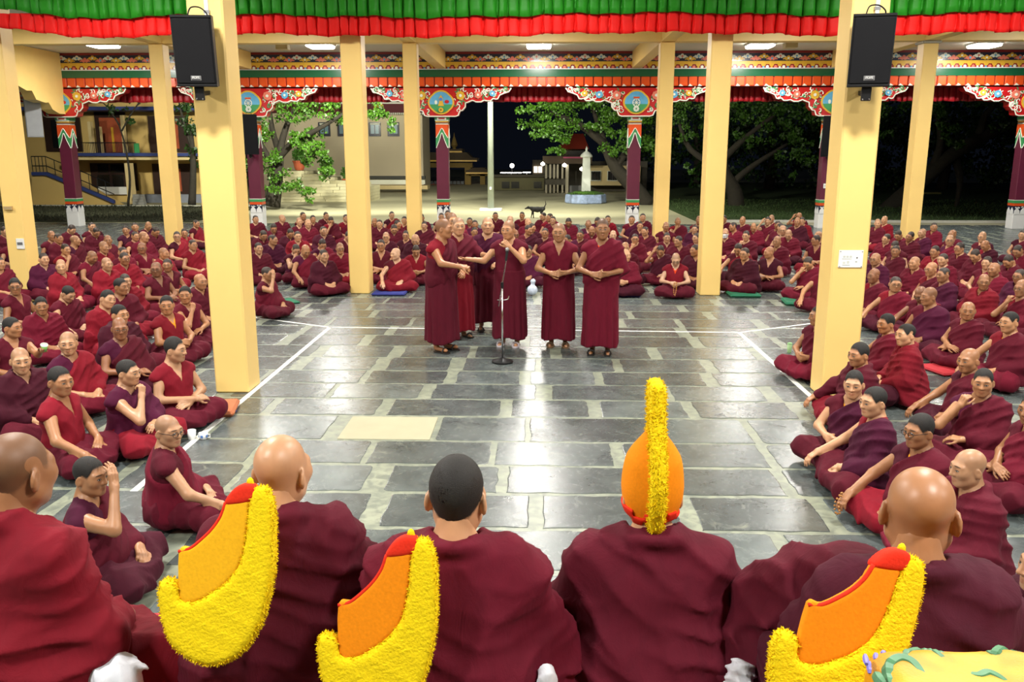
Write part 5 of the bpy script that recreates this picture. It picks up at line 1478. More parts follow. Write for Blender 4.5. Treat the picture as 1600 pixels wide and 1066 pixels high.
def hair_material():
    m, nt, b = _base('cropped_hair'); tc = N(nt, 'ShaderNodeTexCoord')
    ha = N(nt, 'ShaderNodeAttribute', attribute_name='he')
    n1 = N(nt, 'ShaderNodeTexNoise'); n1.inputs['Scale'].default_value = 350; n1.inputs['Detail'].default_value = 3; nt.links.new(tc.outputs['Object'], n1.inputs['Vector'])
    n2 = N(nt, 'ShaderNodeTexNoise'); n2.inputs['Scale'].default_value = 22; nt.links.new(tc.outputs['Object'], n2.inputs['Vector'])
    nt.links.new(mixc(nt, n1.outputs['Fac'], (.004, .0035, .003), (.022, .018, .016)), b.inputs['Base Color'])
    b.inputs['Roughness'].default_value = .75
    mr = N(nt, 'ShaderNodeMapRange'); mr.inputs[1].default_value = -.002; mr.inputs[2].default_value = .022; nt.links.new(ha.outputs['Fac'], mr.inputs[0])
    # thin cropped hair: the scalp shows between the strands near the hairline
    al = mathn(nt, 'MULTIPLY', mr.outputs[0], mathn(nt, 'MULTIPLY_ADD', n2.outputs['Fac'], .8, .22), clamp=True)
    al = mathn(nt, 'GREATER_THAN', mathn(nt, 'MULTIPLY_ADD', n1.outputs['Fac'], .9, al), .86)
    nt.links.new(al, b.inputs['Alpha'])
    bp = N(nt, 'ShaderNodeBump'); bp.inputs['Strength'].default_value = .5; bp.inputs['Distance'].default_value = .003
    nt.links.new(n1.outputs['Fac'], bp.inputs['Height']); nt.links.new(bp.outputs[0], b.inputs['Normal'])
    return m
M_HAIR = hair_material()
M_FRAME = mat('spectacle_frame', (.02, .015, .015), .3)
def glasses_mesh(yaw, pitch, roll):
    def mk():
        b = MB()
        for s in (-1, 1):
            ring = [(s * .034 + .025 * math.cos(t), -.108 + .10 * (abs(s * .034 + .025 * math.cos(t)) ** 1.5), .001 + .018 * math.sin(t)) for t in [i * math.pi / 7 for i in range(15)]]
            b.tube(ring, .0021, 5, False)
            b.tube([(s * .059, -.104, .006), (s * .082, -.03, .008), (s * .083, .03, .002)], .002, 5)
        b.tube([(-.01, -.112, .004), (0, -.116, .007), (.01, -.112, .004)], .002, 5)
        vs = head_place(np.array(b.v), yaw, pitch, roll)
        b.v = [tuple(v) for v in vs]
        return b.mesh('glasses')
    return mesh_of(('gl', round(yaw, 2), round(pitch, 2), round(roll, 2)), mk)
def mask_mesh(yaw, pitch, roll):
    def mk():
        v, q = mesh_sdf(lambda p: np.maximum(np.maximum(np.abs(head_field(p, FACES[0]) - .004) - .004, p[:, 1] + .03), np.abs(p[:, 2] + .05) - .05), (-.1, -.14, -.12), (.1, .0, .02), .006)
        return to_mesh('face_mask', head_place(v, yaw, pitch, roll), q, mat('mask_fabric', (.8, .82, .85), .8), None, FLIP)
    return mesh_of(('mask', round(yaw, 2)), mk)
SKINS = [(.47, .235, .115), (.55, .30, .165), (.38, .175, .08), (.29, .125, .06), (.62, .37, .23), (.43, .205, .098)]
ROBES = dict(m=(.088, .003, .0135), r=(.19, .004, .014), d=(.05, .0025, .012), p=(.062, .003, .024), c=(.13, .0035, .0175))
TRIM = dict(y=(.75, .33, .02), o=(.72, .06, .012), n=(.03, .005, .03))
def make_person(loc, rz, pose='lap', style='R', face=0, yaw=0., pitch=0., roll=0., skin=0, hair=.35, robe='m', skirt='m', top='m', inner=None, glasses=False, mask=False, caphair=False, near=True, seated=True, scale=1.0, seed=0, fine=False):
    """skin body is the person; garments, cropped hair and spectacles are its children"""
    o = obj('person', body_mesh(pose, face, yaw, pitch, roll, near, seated), None, None, loc, (0, 0, rz))
    o.scale = (scale * (1 + .03 * math.sin(seed * 7.1)), scale, scale * (1 + .025 * math.sin(seed * 3.3)))
    sk = SKINS[skin % len(SKINS)]
    j = 1 + .12 * math.sin(seed * 12.9)
    o.color = (sk[0] * j, sk[1] * j, sk[2] * j, hair)
    def wear(name, me, col):
        c = obj(name, me, None, o)
        k = 1 + .14 * math.sin(seed * 5.7 + len(name))
        c.color = (col[0] * k, col[1] * k, col[2] * k, 1)
        return c
    sv = (seed if fine else seed % 2) if near else 0
    wear('skirt', garment_mesh('skirt', 'lap' if seated else 'st_clasp', near, seated, seed % 3), ROBES[skirt])
    if style == 'W':
        wear('shawl', garment_mesh('wrap', pose, near, seated, sv), ROBES[robe])
        if inner: wear('undershirt', garment_mesh('shirt', 'lap', near, True), TRIM[inner])
    else:
        wear('vest', garment_mesh('donka', 'lap', near, True), ROBES[top])
        if inner: wear('undershirt', garment_mesh('shirt', 'lap', near, True), TRIM[inner])
        if style == 'R': wear('shawl', garment_mesh('zen', pose, near, seated, sv), ROBES[robe])
    if caphair: obj('hair', hair_mesh(face, near, yaw, pitch, roll), None, o)
    if glasses:
        obj('glasses', glasses_mesh(yaw, pitch, roll), M_FRAME, o)
    if mask: obj('face_mask', mask_mesh(yaw, pitch, roll), None, o)
    return o
# ================================================================== PEOPLE
import time as _t
def place_dog():
    v, q = mesh_sdf(DOG[1], (-.56, -.14, -.01), (.42, .14, .74), .011)
    o = obj('dog', to_mesh('dog', v, q, mat('black_fur', (.012, .011, .01), .7, var=.3, vscale=40), None, FLIP), None, None, (float(DOG[0][0]), float(DOG[0][1]), -.02))
    tag(o, 'black dog with raised tail trotting across the yard', 'dog')
place_dog()
v, q = mesh_sdf(bag_field, (-.15, -.13, -.01), (.15, .13, .34), .009)
o = obj('plastic_bag', to_mesh('plastic_bag', v, q, mat('white_blue_plastic', (.55, .62, .75), .25, var=.35, vscale=18), None, FLIP), None, None, (float(BAG[0]), float(BAG[1]), .004))
tag(o, 'white and blue knotted plastic bag beside the monk with prayer beads', 'bag')

# each seated monk: photo position of the head, style + pose, head turn, extras
#  style R right arm bare / B both arms bare / W wrapped; pose l lap, c clasp, k knee, h chin on hand, b hand at brow, f folded arms
#  look: c camera, f ahead, < left, > right, v bowed, u away ; extras: g glasses y/o/n undershirt H dark cropped hair s shaven; 1-6 skin; colour m r d p c; M mask
CROWD = """
6 362 Wl > H|18 376 Rl > p|5 409 Rl > H|21 394 Rl c 3s|60 405 Wl c Hp|80 370 Rl > s|92 371 Wl > H3|92 390 Rh c H|121 415 Wl c sr|127 374 Rl u s1|120 356 Wl v H|132 355 Rl c H|129 389 Wl > sr
158 360 Wl v H|164 374 Rl c s|154 396 Rk v s|155 412 Wl > sr|177 394 Rl c gHc|181 407 Wl c gH3r|187 359 Rl c Hy|211 354 Wl c H|229 350 Rl v s|210 367 Rk c H|240 360 Wl v H3|221 386 Bf c gs4|218 372 Wl u s|254 396 Wl > sr
272 370 Rl c gHr|288 362 Wl c Hr|300 382 Rl c Hr|305 347 Rl > Hr|306 411 Rl > gs|285 411 Bf c H|245 422 Bf c gs4|194 435 Wl > Hr|172 451 Rk > H3|114 452 Rk v H|24 449 Bl c gH|79 474 Wl c syH|149 470 Wl t Hr|195 490 Wl > H|252 480 Bc c Hy|290 460 Bh c H3|311 440 Wl > s
187 515 Rf c gs4|15 510 Wl > H3|32 566 Wl c s2|107 535 Rl c sr|95 600 Bk > H|192 580 Rh > H|269 550 Bf > Hr|258 668 Rk > gsy|135 745 Rb > Hy
415 425 Rb > H|405 387 Wl c H|424 375 Wl > H|410 365 Wl v H|404 341 Rl c H|427 355 Wl v H|441 340 Wl u s|467 346 Rl c s|451 362 Wl v H3|465 369 Wl c Hr|481 350 Wl c s|487 340 Wl c H|472 339 Rl c H|505 337 Wl c H|516 344 Rh v H|459 385 Rh v H|475 390 Rk v s|505 360 Wl c H|502 379 Rh v H|531 386 Wl c gs|520 399 Wl c Hd|540 340 Rl c H|542 366 Bk v H
612 336 Rl c Hr|594 349 Wl c H|585 344 Wl v s|615 355 Wl v H|626 351 Wl > H|632 344 Rl c H|606 369 Rl c gs|632 366 Rl c gH|596 385 Bf c gH|620 395 Rk < s5r|650 374 Wl v s|656 351 Rl c H|664 340 Wl c H3|650 387 Bc v H|685 339 Rl c H
734 344 Wl c H|699 336 Rl c H|742 350 Wl c H3|741 362 Rl c H|774 336 Wl c H|797 344 Wl c s5
816 336 Rl c Hr|824 349 Wl > s|824 360 Rk > H3|830 354 Rl > H|806 366 Rl c gs4|852 339 Wl u H|860 341 Rl < H|871 344 Wl c H|851 365 Rl c H|872 356 Wl v s|891 346 Wl v H|907 347 Bl c sr|925 359 Wl v s|907 365 Rc c H|887 376 Wl u H3|826 389 Rk c gH|934 345 Wl v H3|958 365 Wl c s5|964 342 Rl c Hr|976 342 Rl c Ho|975 400 Wc > s|984 387 Rl c so|996 372 Rh c gH|1000 352 Wl c H|1009 360 Rl < Hy|1001 341 Rl c H|1026 387 Rb v Hd|1042 355 Bl c s3|1061 345 Rh c s|1043 372 Wl c H|1060 376 Wl < H|1056 402 Bc v gs5o|1084 356 Wl c H|1090 344 Rl c s|1087 371 Bl < H|1088 391 Wl < H3
1132 340 Rl c H3|1134 365 Wl c Ms|1167 344 Rk c s|1165 354 Wl < H|1175 354 Wl v s|1166 369 Rh c H|1156 386 Rk v Hr|1167 396 Wl c gHd|1195 395 Bf < s|1194 345 Rb c H|1204 354 Wl > H|1215 352 Rl > H3|1206 342 Rl c s|1215 377 Wl c s1|1231 362 Rl c gso|1249 336 Rb c s|1246 347 Rl c s|1254 344 Wl c Hr|1247 364 Wl v s|1270 365 Rl < s|1277 375 Bf < H3|1266 406 Rh v H|1283 365 Rl v H|1291 418 Rk v H
1371 350 Wl c so|1383 344 Rl < sr|1389 371 Wl t H|1407 365 Wl v H|1402 382 Bl v H|1417 370 Wl t H|1400 391 Rl c H3|1370 404 Wl c gs|1445 362 Rl < s|1459 354 Wl c H|1487 365 Rl < s|1484 377 Rl c gs|1464 392 Wl < Hr|1499 390 Wl < gH|1491 405 Rl c H|1430 410 Wl < s|1462 422 Rl < gso|1536 371 Rl < gs|1544 379 Rk v s3|1544 400 Wl v H|1565 402 Wl v H3|1527 407 Rl < Hy|1555 420 Wl < s|1599 365 Rl < H|1594 390 Wl v H|1595 431 Wl < gH|1577 447 Rh c gs|1536 440 Wl c s3r|1489 432 Rl < H|1440 452 Rk v gs4|1455 467 Rl < s3|1401 442 Rk c gHc|1369 431 Rl < s4|1512 482 Rf c s3|1580 506 Rk < Hy|1366 500 Rk < H|1396 524 Wl < Hr|1346 551 Wk < H|1335 597 Rc c Hy|1370 629 Rk < H|1517 562 Rk < s3|1536 597 Rh c H1|1442 674 Rk < gHy|1520 735 Wl < sy|1304 497 Rc < H|1618 640 Rf < H
"""
rs = random.Random(77); MONKS = []
ORD = ['first', 'second', 'third', 'fourth', 'fifth', 'sixth', 'seventh', 'eighth', 'ninth', 'tenth', 'eleventh', 'twelfth', 'thirteenth', 'fourteenth', 'fifteenth', 'sixteenth', 'seventeenth', 'eighteenth', 'nineteenth', 'twentieth']
for line_ in CROWD.strip().splitlines():
    for ent in line_.split('|'):
        f_ = ent.split(); px, py, st, lk = float(f_[0]), float(f_[1]), f_[2], f_[3]; ex = f_[4] if len(f_) > 4 else ''
        MONKS.append(dict(px=px, py=py, style=st[0], pose=dict(l='lap', c='clasp', k='knee', h='chin', b='brow', f='fold')[st[1]], look=lk, ex=ex))
HEADZ = .70
def section(m):
    x, y = m['px'], m['py']
    if x < 330: return ('left', 'left of wide left pillar')
    if x < 552: return ('leftmid', 'between the left pillars')
    if x < 662: return ('leftcentre', 'left of the standing monks')
    if x < 801: return ('behind', 'behind the standing monks')
    if x < 1095: return ('rightcentre', 'right of the microphone')
    if x < 1305 and y < 480: return ('rightmid', 'between the right pillars')
    return ('right', 'right of wide right pillar')
for m in MONKS:
    p = at_z(m['px'], m['py'], HEADZ + .03); m['X'], m['Y'] = float(p[0]), float(p[1])
    m['sec'], m['secname'] = section(m)
# neighbours make room for one another and for the pillars
PIL = [(x, y) for x in BAYX[1:5] for y in (ROW2, ROW3)] + [(CX - 3.3, ROW1), (CX + 3.3, ROW1), (BAYX[1], ROW2 + .3)] + [(x, EDGE) for x in BAYX]
for it in range(60):
    for a_ in range(len(MONKS)):
        A_ = MONKS[a_]
        for b_ in range(a_ + 1, len(MONKS)):
            B_ = MONKS[b_]; dx, dy = B_['X'] - A_['X'], B_['Y'] - A_['Y']
            if abs(dx) > .75 or abs(dy) > .75: continue
            d_ = math.hypot(dx, dy) + 1e-6; lim = .72 if A_['Y'] > 9 else .58
            if d_ < lim:
                k_ = (lim - d_) * .25; ux, uy = dx / d_ * .55, dy / d_ * 1.2
                A_['X'] -= ux * k_; A_['Y'] -= uy * k_; B_['X'] += ux * k_; B_['Y'] += uy * k_
        for x_, y_ in PIL:
            dx, dy = A_['X'] - x_, A_['Y'] - y_
            if abs(dx) < .6 and abs(dy) < .62:
                A_['Y'] += .06 * (1 if dy > 0 else -1) if abs(dy) > abs(dx) * .8 else 0; A_['X'] += .03 * (1 if dx > 0 else -1)
for i, m in enumerate(MONKS):
    ex = m['ex']; X, Y = m['X'], m['Y']; cam_az = math.atan2(-X, -(-Y))          # azimuth that faces the camera
    j = rs.uniform(-12, 12)
    to_cam = math.atan2(0 - X, Y)                                                   # rz so that the face points at the camera: facing = (sin rz, -cos rz)
    if m['sec'] == 'left': rz = R(64 + j) if Y > 7.2 else R(92 + j * .5)
    elif m['sec'] == 'right': rz = R(-64 + j) if Y > 7.2 else R(-88 + j * .5)
    elif m['sec'] == 'leftmid': rz = R(32 + j)
    elif m['sec'] == 'rightmid': rz = R(-32 + j)
    else: rz = R((-X) * 3 + j)
    key = (int(m['px']), int(m['py']))
    rz = {(258, 668): R(112), (135, 745): R(100), (95, 600): R(88), (620, 395): R(8), (1335, 597): R(-52), (1370, 629): R(-95), (1442, 674): R(-70), (1520, 735): R(-84), (1346, 551): R(-92), (1396, 524): R(-100), (1366, 500): R(-95), (1517, 562): R(-86), (1536, 597): R(-52), (415, 425): R(80), (269, 550): R(62), (187, 515): R(55), (192, 580): R(80)}.get(key, rz)
    lk = m['look']
    want = {'c': to_cam, '<': -1.3, '>': 1.3, 'u': rz + 1.2 if X < 0 else rz - 1.2}.get(lk, rz)
    dy = (want - rz + math.pi) % (2 * math.pi) - math.pi
    yaw = max(-.8, min(.8, dy)); yaw = round(yaw / .4) * .4
    pitch = {'v': .55}.get(lk, .08); roll = {'t': .25}.get(lk, 0.0)
    near = Y < 12.0
    if not near: yaw = round(yaw / .8) * .8
    face = (int(m['px']) * 7 + int(m['py'])) % (5 if near else 3)
    if not near: face = {0: 0, 1: 1, 2: 2}[face]
    hair = (.8 if near else .96) if 'H' in ex else .28
    if 's' in ex and rs.random() < .5: hair = .12
    skin = [int(c) - 1 for c in ex if c.isdigit()]; skin = skin[0] if skin else rs.choice((0, 0, 1, 1, 5, 2))
    col = [c for c in ex if c in 'rdpc']; col = col[0] if col else rs.choice('mmmmccdp')
    inner = [c for c in ex if c in 'yon']; inner = inner[0] if inner else None
    top = rs.choice('mmmcrrdp'); skirt = rs.choice('mmmcdr') if key not in ((620, 395), (1346, 551)) else 'r'
    m.update(near=near, key=key)
    if key == (15, 510):      # he holds the light green cup out in his left hand
        sc_ = .94; c_ = CUP = at_y(84, 556, Y - .38)
        l_ = Matrix.Rotation(-rz, 3, 'Z') @ Vector((float(c_[0]) - X, float(c_[1]) - Y, float(c_[2]) - .035)) / sc_
        s_ = 1 if l_.x > 0 else -1; sh_ = Vector(tuple(SH[s_])); dv = (l_ - sh_); reach = min(dv.length - .09, .47); dn = dv.normalized()
        w_ = sh_ + dn * reach; e_ = sh_ + dn * reach * .5 + Vector((s_ * .03, 0, -math.sqrt(max(.255 ** 2 - (reach * .5) ** 2, .0004))))
        A_ = arm(tuple(e_), tuple(w_), tuple(dn), (0, 0, 1) if abs(dn.z) < .9 else (1, 0, 0), .9)
        POSES['hold'] = dict(R=REST_R if s_ > 0 else A_, L=A_ if s_ > 0 else REST_L); m['pose'] = 'hold'; m['style'] = 'B'
        CUPL = Matrix.Rotation(rz, 3, 'Z') @ ((w_ + dn * .085 + Vector((0, 0, .035))) * sc_) + Vector((X, Y, .035))
    o = make_person((X, Y, .035 if near else .03), rz, m['pose'], m['style'], face, yaw, pitch, roll, skin, hair, col, skirt, top, inner, 'g' in ex, 'M' in ex, 'H' in ex and near, near, True, rs.uniform(.91, .965), i)
    # the head is over the pelvis only when upright: shift so that the head lies where it was measured
    m['obj'] = o
# labels: what sets a monk apart, then where to count
secs = {}
for m in MONKS: secs.setdefault(m['sec'], []).append(m)
for sname, ms_ in secs.items():
    ms_.sort(key=lambda m: m['Y'])
    rows = []; 
    nrow = {'left': 8, 'right': 8, 'leftmid': 4, 'rightmid': 4, 'leftcentre': 3, 'behind': 1, 'rightcentre': 4}[sname]
    per = math.ceil(len(ms_) / nrow); rows = [ms_[i:i + per] for i in range(0, len(ms_), per)]
    for ri, row in enumerate(rows):
        row.sort(key=lambda m: m['px'])
        for ci, m in enumerate(row):
            ex = m['ex']; feats = []
            if 'M' in ex: a = 'white masked monk'
            elif 'g' in ex: a = 'bespectacled monk'
            elif 'H' in ex: a = 'dark cropped monk'
            else: a = 'shaven monk'
            b = {'chin': 'hand at chin', 'brow': 'hand at brow'}.get(m['pose'])
            if m['look'] == 'v': b = 'head bowed'
            if b is None: b = {'R': 'bare right arm', 'B': 'both arms bare', 'W': 'wrapped in shawl'}[m['style']]
            if len(rows) == 1: where = '%s from left %s' % (ORD[ci], m['secname'])
            else: where = '%s row %s from left, %s' % (ORD[ri], ORD[ci], m['secname'])
            tag(m['obj'], '%s, %s, %s' % (a, b, where), 'person', 'seated monks ' + m['secname'])
# ------------------------------------------------------------------ the seven standing monks
def stand(px, py, rz, pose, style, face, yaw, pitch, skin, hair, robe, skirt, top, inner, label, glasses=False, sc=1.0, seed=0, dx=0.0):
    p = at_z(px, py, 0)
    o = make_person((float(p[0]) + dx, float(p[1]), .82 * sc + .012), R(rz), pose, style, face, yaw, pitch, 0., skin, hair, robe, skirt, top, inner, glasses, False, False, True, False, sc, seed)
    tag(o, label, 'person', 'standing monks'); return o
ST = [
    stand(693, 549, 62, 'st_reach', 'R', 2, .4, .05, 2, .45, 'm', 'm', 'r', None, 'standing monk in profile at the left, fist held out', seed=3, sc=1.04),
    stand(718, 528, 42, 'st_give', 'R', 1, -.4, .05, 1, .5, 'm', 'r', 'c', 'y', 'standing monk with yellow shirt holding a hand towards the microphone', seed=8, sc=1.0),
    stand(708, 500, 25, 'st_clasp', 'W', 3, 0, .05, 0, .6, 'c', 'm', 'c', None, 'standing monk with glasses behind the two leftmost speakers', True, seed=5, sc=1.0),
    stand(763, 517, 5, 'st_down', 'R', 4, 0, -.02, 1, .35, 'p', 'm', 'p', 'y', 'smiling standing monk in yellow shirt, one arm hanging down', seed=9, sc=1.0),
    stand(796, 540, -12, 'st_mic', 'B', 0, -.2, .05, 0, .4, 'm', 'm', 'm', None, 'standing monk speaking into the microphone with outstretched arm', seed=4, sc=1.0),
    stand(872, 541, -4, 'st_clasp', 'B', 1, -.1, .1, 0, .45, 'c', 'c', 'c', None, 'standing monk with hands clasped, second from the right', seed=12, sc=.98),
    stand(937, 553, -8, 'st_clasp', 'R', 3, .1, .0, 2, .7, 'c', 'c', 'c', 'o', 'tall standing monk with hands clasped at the far right', seed=14, sc=1.03),
]
# sandals
M_SANDAL = mat('dark_leather', (.02, .016, .014), .5); M_TANS = mat('tan_leather', (.16, .09, .04), .6); M_FLIP = mat('flip_flop_rubber', (.55, .5, .55), .6)
def sandal_mesh():
    out = [(.0, -.135), (.035, -.12), (.048, -.07), (.04, .0), (.036, .07), (.02, .105), (-.02, .105), (-.036, .07), (-.036, .0), (-.046, -.07), (-.03, -.12)]
    out = spline(out, 3, True)
    mb = MB(); n = len(out); mb.add([(x, y, 0) for x, y in out] + [(x, y, .018) for x, y in out], [tuple(range(n - 1, -1, -1)), tuple(range(n, 2 * n))] + [(i, (i + 1) % n, n + (i + 1) % n, n + i) for i in range(n)])
    return mb.mesh('sole'), MB().tube(spline([(-.046, -.05, .01), (-.035, -.055, .05), (.0, -.06, .066), (.035, -.055, .05), (.048, -.05, .01)], 3), .011, 6).mesh('strap')
sole, strap = sandal_mesh()
for i, m in enumerate(ST):
    m_ = [M_SANDAL, M_SANDAL, M_SANDAL, M_SANDAL, M_FLIP, M_TANS, M_SANDAL][i]
    for s in (-1, 1):
        c = m.matrix_basis @ Vector((s * .108, -.035, 0))
        t = empty('sandal', (c.x, c.y, .005), m.rotation_euler.z)
        obj('sole', sole, None, t).data = sole; t.children[0].data = sole
        so = t.children[0]; so.material_slots and None
        if not sole.materials: sole.materials.append(m_)
        so.material_slots[0].link = 'OBJECT'; so.material_slots[0].material = m_
        st_ = obj('strap', strap, m_ if not strap.materials else None, t); st_.material_slots[0].link = 'OBJECT'; st_.material_slots[0].material = m_
        tag(t, ('%s sandal, %s foot of the %s' % (['black', 'black', 'black', 'black', 'pale rubber', 'tan', 'black'][i], 'right' if s < 0 else 'left', ['leftmost standing monk', 'standing monk giving his hand', 'standing monk in glasses behind', 'smiling monk in yellow shirt', 'monk at the microphone', 'second standing monk from the right', 'tall standing monk at right'][i])), 'sandal', 'sandals of the standing monks')

# ------------------------------------------------------------------ the front row, seen from behind on the bench
SEAT = .82
def front(px, py, Y, rz, style, face, yaw, skin, hair, robe, label, seed, cap=False, sc=1.0, pitch=.05, near=True):
    p = at_y(px, py, Y); z = float(p[2]) - (.745 + .012) * sc
    c = Matrix.Rotation(R(rz), 3, 'Z') @ Vector((0, -.03 * sc, 0))
    o = make_person((float(p[0]) - c.x, Y - c.y, z), R(rz), 'lap', style, face, yaw, pitch, 0., skin, hair, robe, robe, robe, None, False, False, cap, near, True, sc, seed, True)
    tag(o, label, 'person', 'front row of monks on the bench'); return o
FR = [
    front(30, 738, 2.5, 150, 'W', 1, .2, 2, .5, 'r', 'bald broad monk at the near left corner seen from behind', 31, sc=1.06),
    front(436, 728, 2.6, 184, 'W', 0, -.3, 1, .05, 'm', 'shaven front row monk with yellow hat on his shoulder, left one', 20),
    front(713, 772, 2.45, 178, 'W', 3, -.1, 1, .95, 'c', 'front row monk with dark cropped hair seen from behind', 23, True),
    front(1019, 756, 2.62, 180, 'W', 4, 0, 1, .3, 'm', 'front row monk wearing the tall crested yellow hat', 26),
    front(1432, 800, 2.15, 172, 'W', 1, -.25, 5, .05, 'd', 'shaven front row monk at right with glossy crown', 29, sc=1.02),
]
p = at_z(1640, 900, .75)
o = make_person((float(p[0]), float(p[1]), .035), R(-90), 'lap', 'W', 2, 0, 0, 0, 1, .5, 'd', 'd', 'd', None, False, False, False, True, True, 1.0, 33)
tag(o, 'monk at the right edge, only the dark robe in view', 'person', 'seated monks right of the wide right pillar')
# the right hand sitter's shawl spreads over his knee to the left
def spread(p):
    a, b, c, d_ = (np.array(at_y(*q), f32) for q in ((1335, 890, 2.25), (1255, 905, 2.4), (1180, 925, 2.5), (1165, 1045, 2.45)))
    d = cone(p, a, b, .1, .09); d = smin(d, cone(p, b, c, .09, .06), .06); d = smin(d, cone(p, c, d_, .06, .12), .08); d = smin(d, cone(p, b - np.array([0, 0, .1], f32), d_ + np.array([.2, -.1, -.05], f32), .12, .16), .12)
    return d + ripple(p, [((1, .3, .3), .09), ((.4, .2, 1), .12), ((-.7, .3, .7), .1)], .016, 6)
bpy.context.view_layer.update()
v, q = mesh_sdf(spread, (.45, 2.0, .7), (1.5, 2.8, 1.5), .012)
o = obj('shawl_end', to_mesh('shawl_end', v, q, M_CLOTH, None, FLIP), None, FR[4]); o.matrix_parent_inverse = FR[4].matrix_world.inverted(); o.color = (*ROBES['m'], 1)
# folded cloth ends of the shawls lying beside the sitters on the bench
def cloth_lump(name, loc, r, col, label, seed, m_=None, cat='cloth', amp=.03):
    f = lambda q: smax(ell(q, (0, 0, r[2] * .5), r) + ripple(q, [((1, .3, .4), r[0] * .7), ((-.3, 1, .5), r[0] * .9), ((.3, .5, 1), r[0] * .6)], amp, seed), -q[:, 2], .01)
    lim = [x * 1.35 + .03 for x in r]
    v, q = mesh_sdf(f, (-lim[0], -lim[1], -.01), (lim[0], lim[1], lim[2] + r[2] * .5), .008)
    o = obj(name, to_mesh(name, v, q, m_, None, FLIP), None, None, loc); o.color = (*col, 1); tag(o, label, cat); return o
M_WCLOTH = cloth_material('white_cotton', .8, .4, 14, 0.0)
for px, py, r, lab in ((178, 1046, (.1, .07, .08), 'crumpled white cloth at the near left between two sitters'), (855, 1052, (.035, .035, .06), 'small white cloth tip between the middle sitters'), (1156, 1050, (.045, .04, .07), 'small white cloth left of the crested hat on the right')):
    dg_ = bpy.context.evaluated_depsgraph_get(); dr = Vector(ray(px, py + 12)).normalized()
    hit = S.ray_cast(dg_, Vector((0, 0, CAMH)), dr); p = hit[1] if hit[0] else Vector(at_z(px, py, SEAT))
    cloth_lump('white_cloth', (p.x, p.y - .01, p.z - r[2] * .45), r, (.75, .77, .86), lab, int(px), M_WCLOTH, amp=r[0] * .22)

# ------------------------------------------------------------------ crested yellow hats
def poly_dist(x, z, P):
    P = np.asarray(P, f32); d = np.full(len(x), 9., f32); ins = np.zeros(len(x), bool)
    for i in range(len(P)):
        a, b = P[i], P[(i + 1) % len(P)]; e = b - a; wx, wz = x - a[0], z - a[1]
        t = np.clip((wx * e[0] + wz * e[1]) / max(float(e @ e), 1e-9), 0, 1)
        d = np.minimum(d, np.hypot(wx - e[0] * t, wz - e[1] * t))
        if abs(e[1]) > 1e-9:
            c = ((a[1] > z) != (b[1] > z)) & (x < e[0] * (z - a[1]) / e[1] + a[0]); ins ^= c
    return np.where(ins, -d, d)
CREST = [(656, 842), (670, 847), (679, 872), (683, 930), (681, 980), (672, 1030), (655, 1075), (628, 1108), (590, 1124), (548, 1114), (516, 1085), (504, 1050), (498, 1010), (503, 993), (517, 990), (530, 999), (534, 1018), (552, 1023), (576, 1014), (608, 990), (628, 961), (637, 920), (640, 880), (646, 850)]
FELT = [(606, 866), (640, 863), (642, 880), (639, 922), (630, 963), (610, 992), (578, 1016), (551, 1026), (533, 1020), (530, 944), (548, 940), (566, 926), (584, 908), (597, 888)]
CAPR = [(602, 872), (612, 850), (630, 838), (650, 840), (652, 858), (640, 868)]
EDGE_R = [(530, 946), (548, 941), (566, 927), (584, 909), (597, 889), (604, 868)]
hs_ = 547.0
def loc2(P): return [((x - 590) / hs_, -(y - 985) / hs_) for x, y in P]
def shape_mesh(P, y0, t, rnd_, h=.006, fuzz=0.0, pleat=False):
    P2 = spline(loc2(P), 3, True); xs = [a for a, _ in P2]; zs = [b for _, b in P2]
    def f(p):
        d2 = poly_dist(p[:, 0], p[:, 2], P2) + rnd_
        dy = np.abs(p[:, 1] - y0) - t + rnd_
        d = np.minimum(np.maximum(d2, dy), 0) + np.hypot(np.maximum(d2, 0), np.maximum(dy, 0)) - rnd_
        if fuzz: d = d + ripple(p, [((1, .3, .5), .017), ((-.4, .5, 1), .019), ((.2, 1, .3), .02)], fuzz, 2)
        return d
    return mesh_sdf(f, (min(xs) - .02, y0 - t - .02, min(zs) - .02), (max(xs) + .02, y0 + t + .02, max(zs) + .02), h)
def plush(name, col, bump):
    m, nt, b = _base(name); tc = N(nt, 'ShaderNodeTexCoord'); oi = N(nt, 'ShaderNodeObjectInfo')
    n1 = N(nt, 'ShaderNodeTexNoise'); n1.inputs['Scale'].default_value = 130; n1.inputs['Detail'].default_value = 4; nt.links.new(tc.outputs['Object'], n1.inputs['Vector'])
    nt.links.new(mixc(nt, n1.outputs['Fac'], tuple(c * .8 for c in col), tuple(min(1, c * 1.15) for c in col)), b.inputs['Base Color'])
    b.inputs['Roughness'].default_value = .85; b.inputs['Specular IOR Level'].default_value = .2
    bp = N(nt, 'ShaderNodeBump'); bp.inputs['Strength'].default_value = bump; bp.inputs['Distance'].default_value = .006
    nt.links.new(n1.outputs['Fac'], bp.inputs['Height']); nt.links.new(bp.outputs[0], b.inputs['Normal']); return m
M_CREST = plush('yellow_plush', (.95, .66, .005), .7); M_FELT = plush('orange_felt', (.93, .27, .004), .15); M_FELTY = plush('amber_felt', (.93, .46, .01), .15); M_CAPRED = plush('red_felt', (.75, .03, .01), .2)
crest_me = to_mesh('crest', *shape_mesh(CREST, 0, .03, .022, .006, .0016), M_CREST, None, FLIP)
felt_d = shape_mesh(FELT, -.004, .016, .008, .006); capr_d = shape_mesh(CAPR, .0, .024, .014, .006)
felt_me = {k: to_mesh('felt_panel', *felt_d, m_, None, FLIP) for k, m_ in (('o', M_FELT), ('y', M_FELTY))}
capr_me = to_mesh('red_lining', *capr_d, M_CAPRED, None, FLIP)
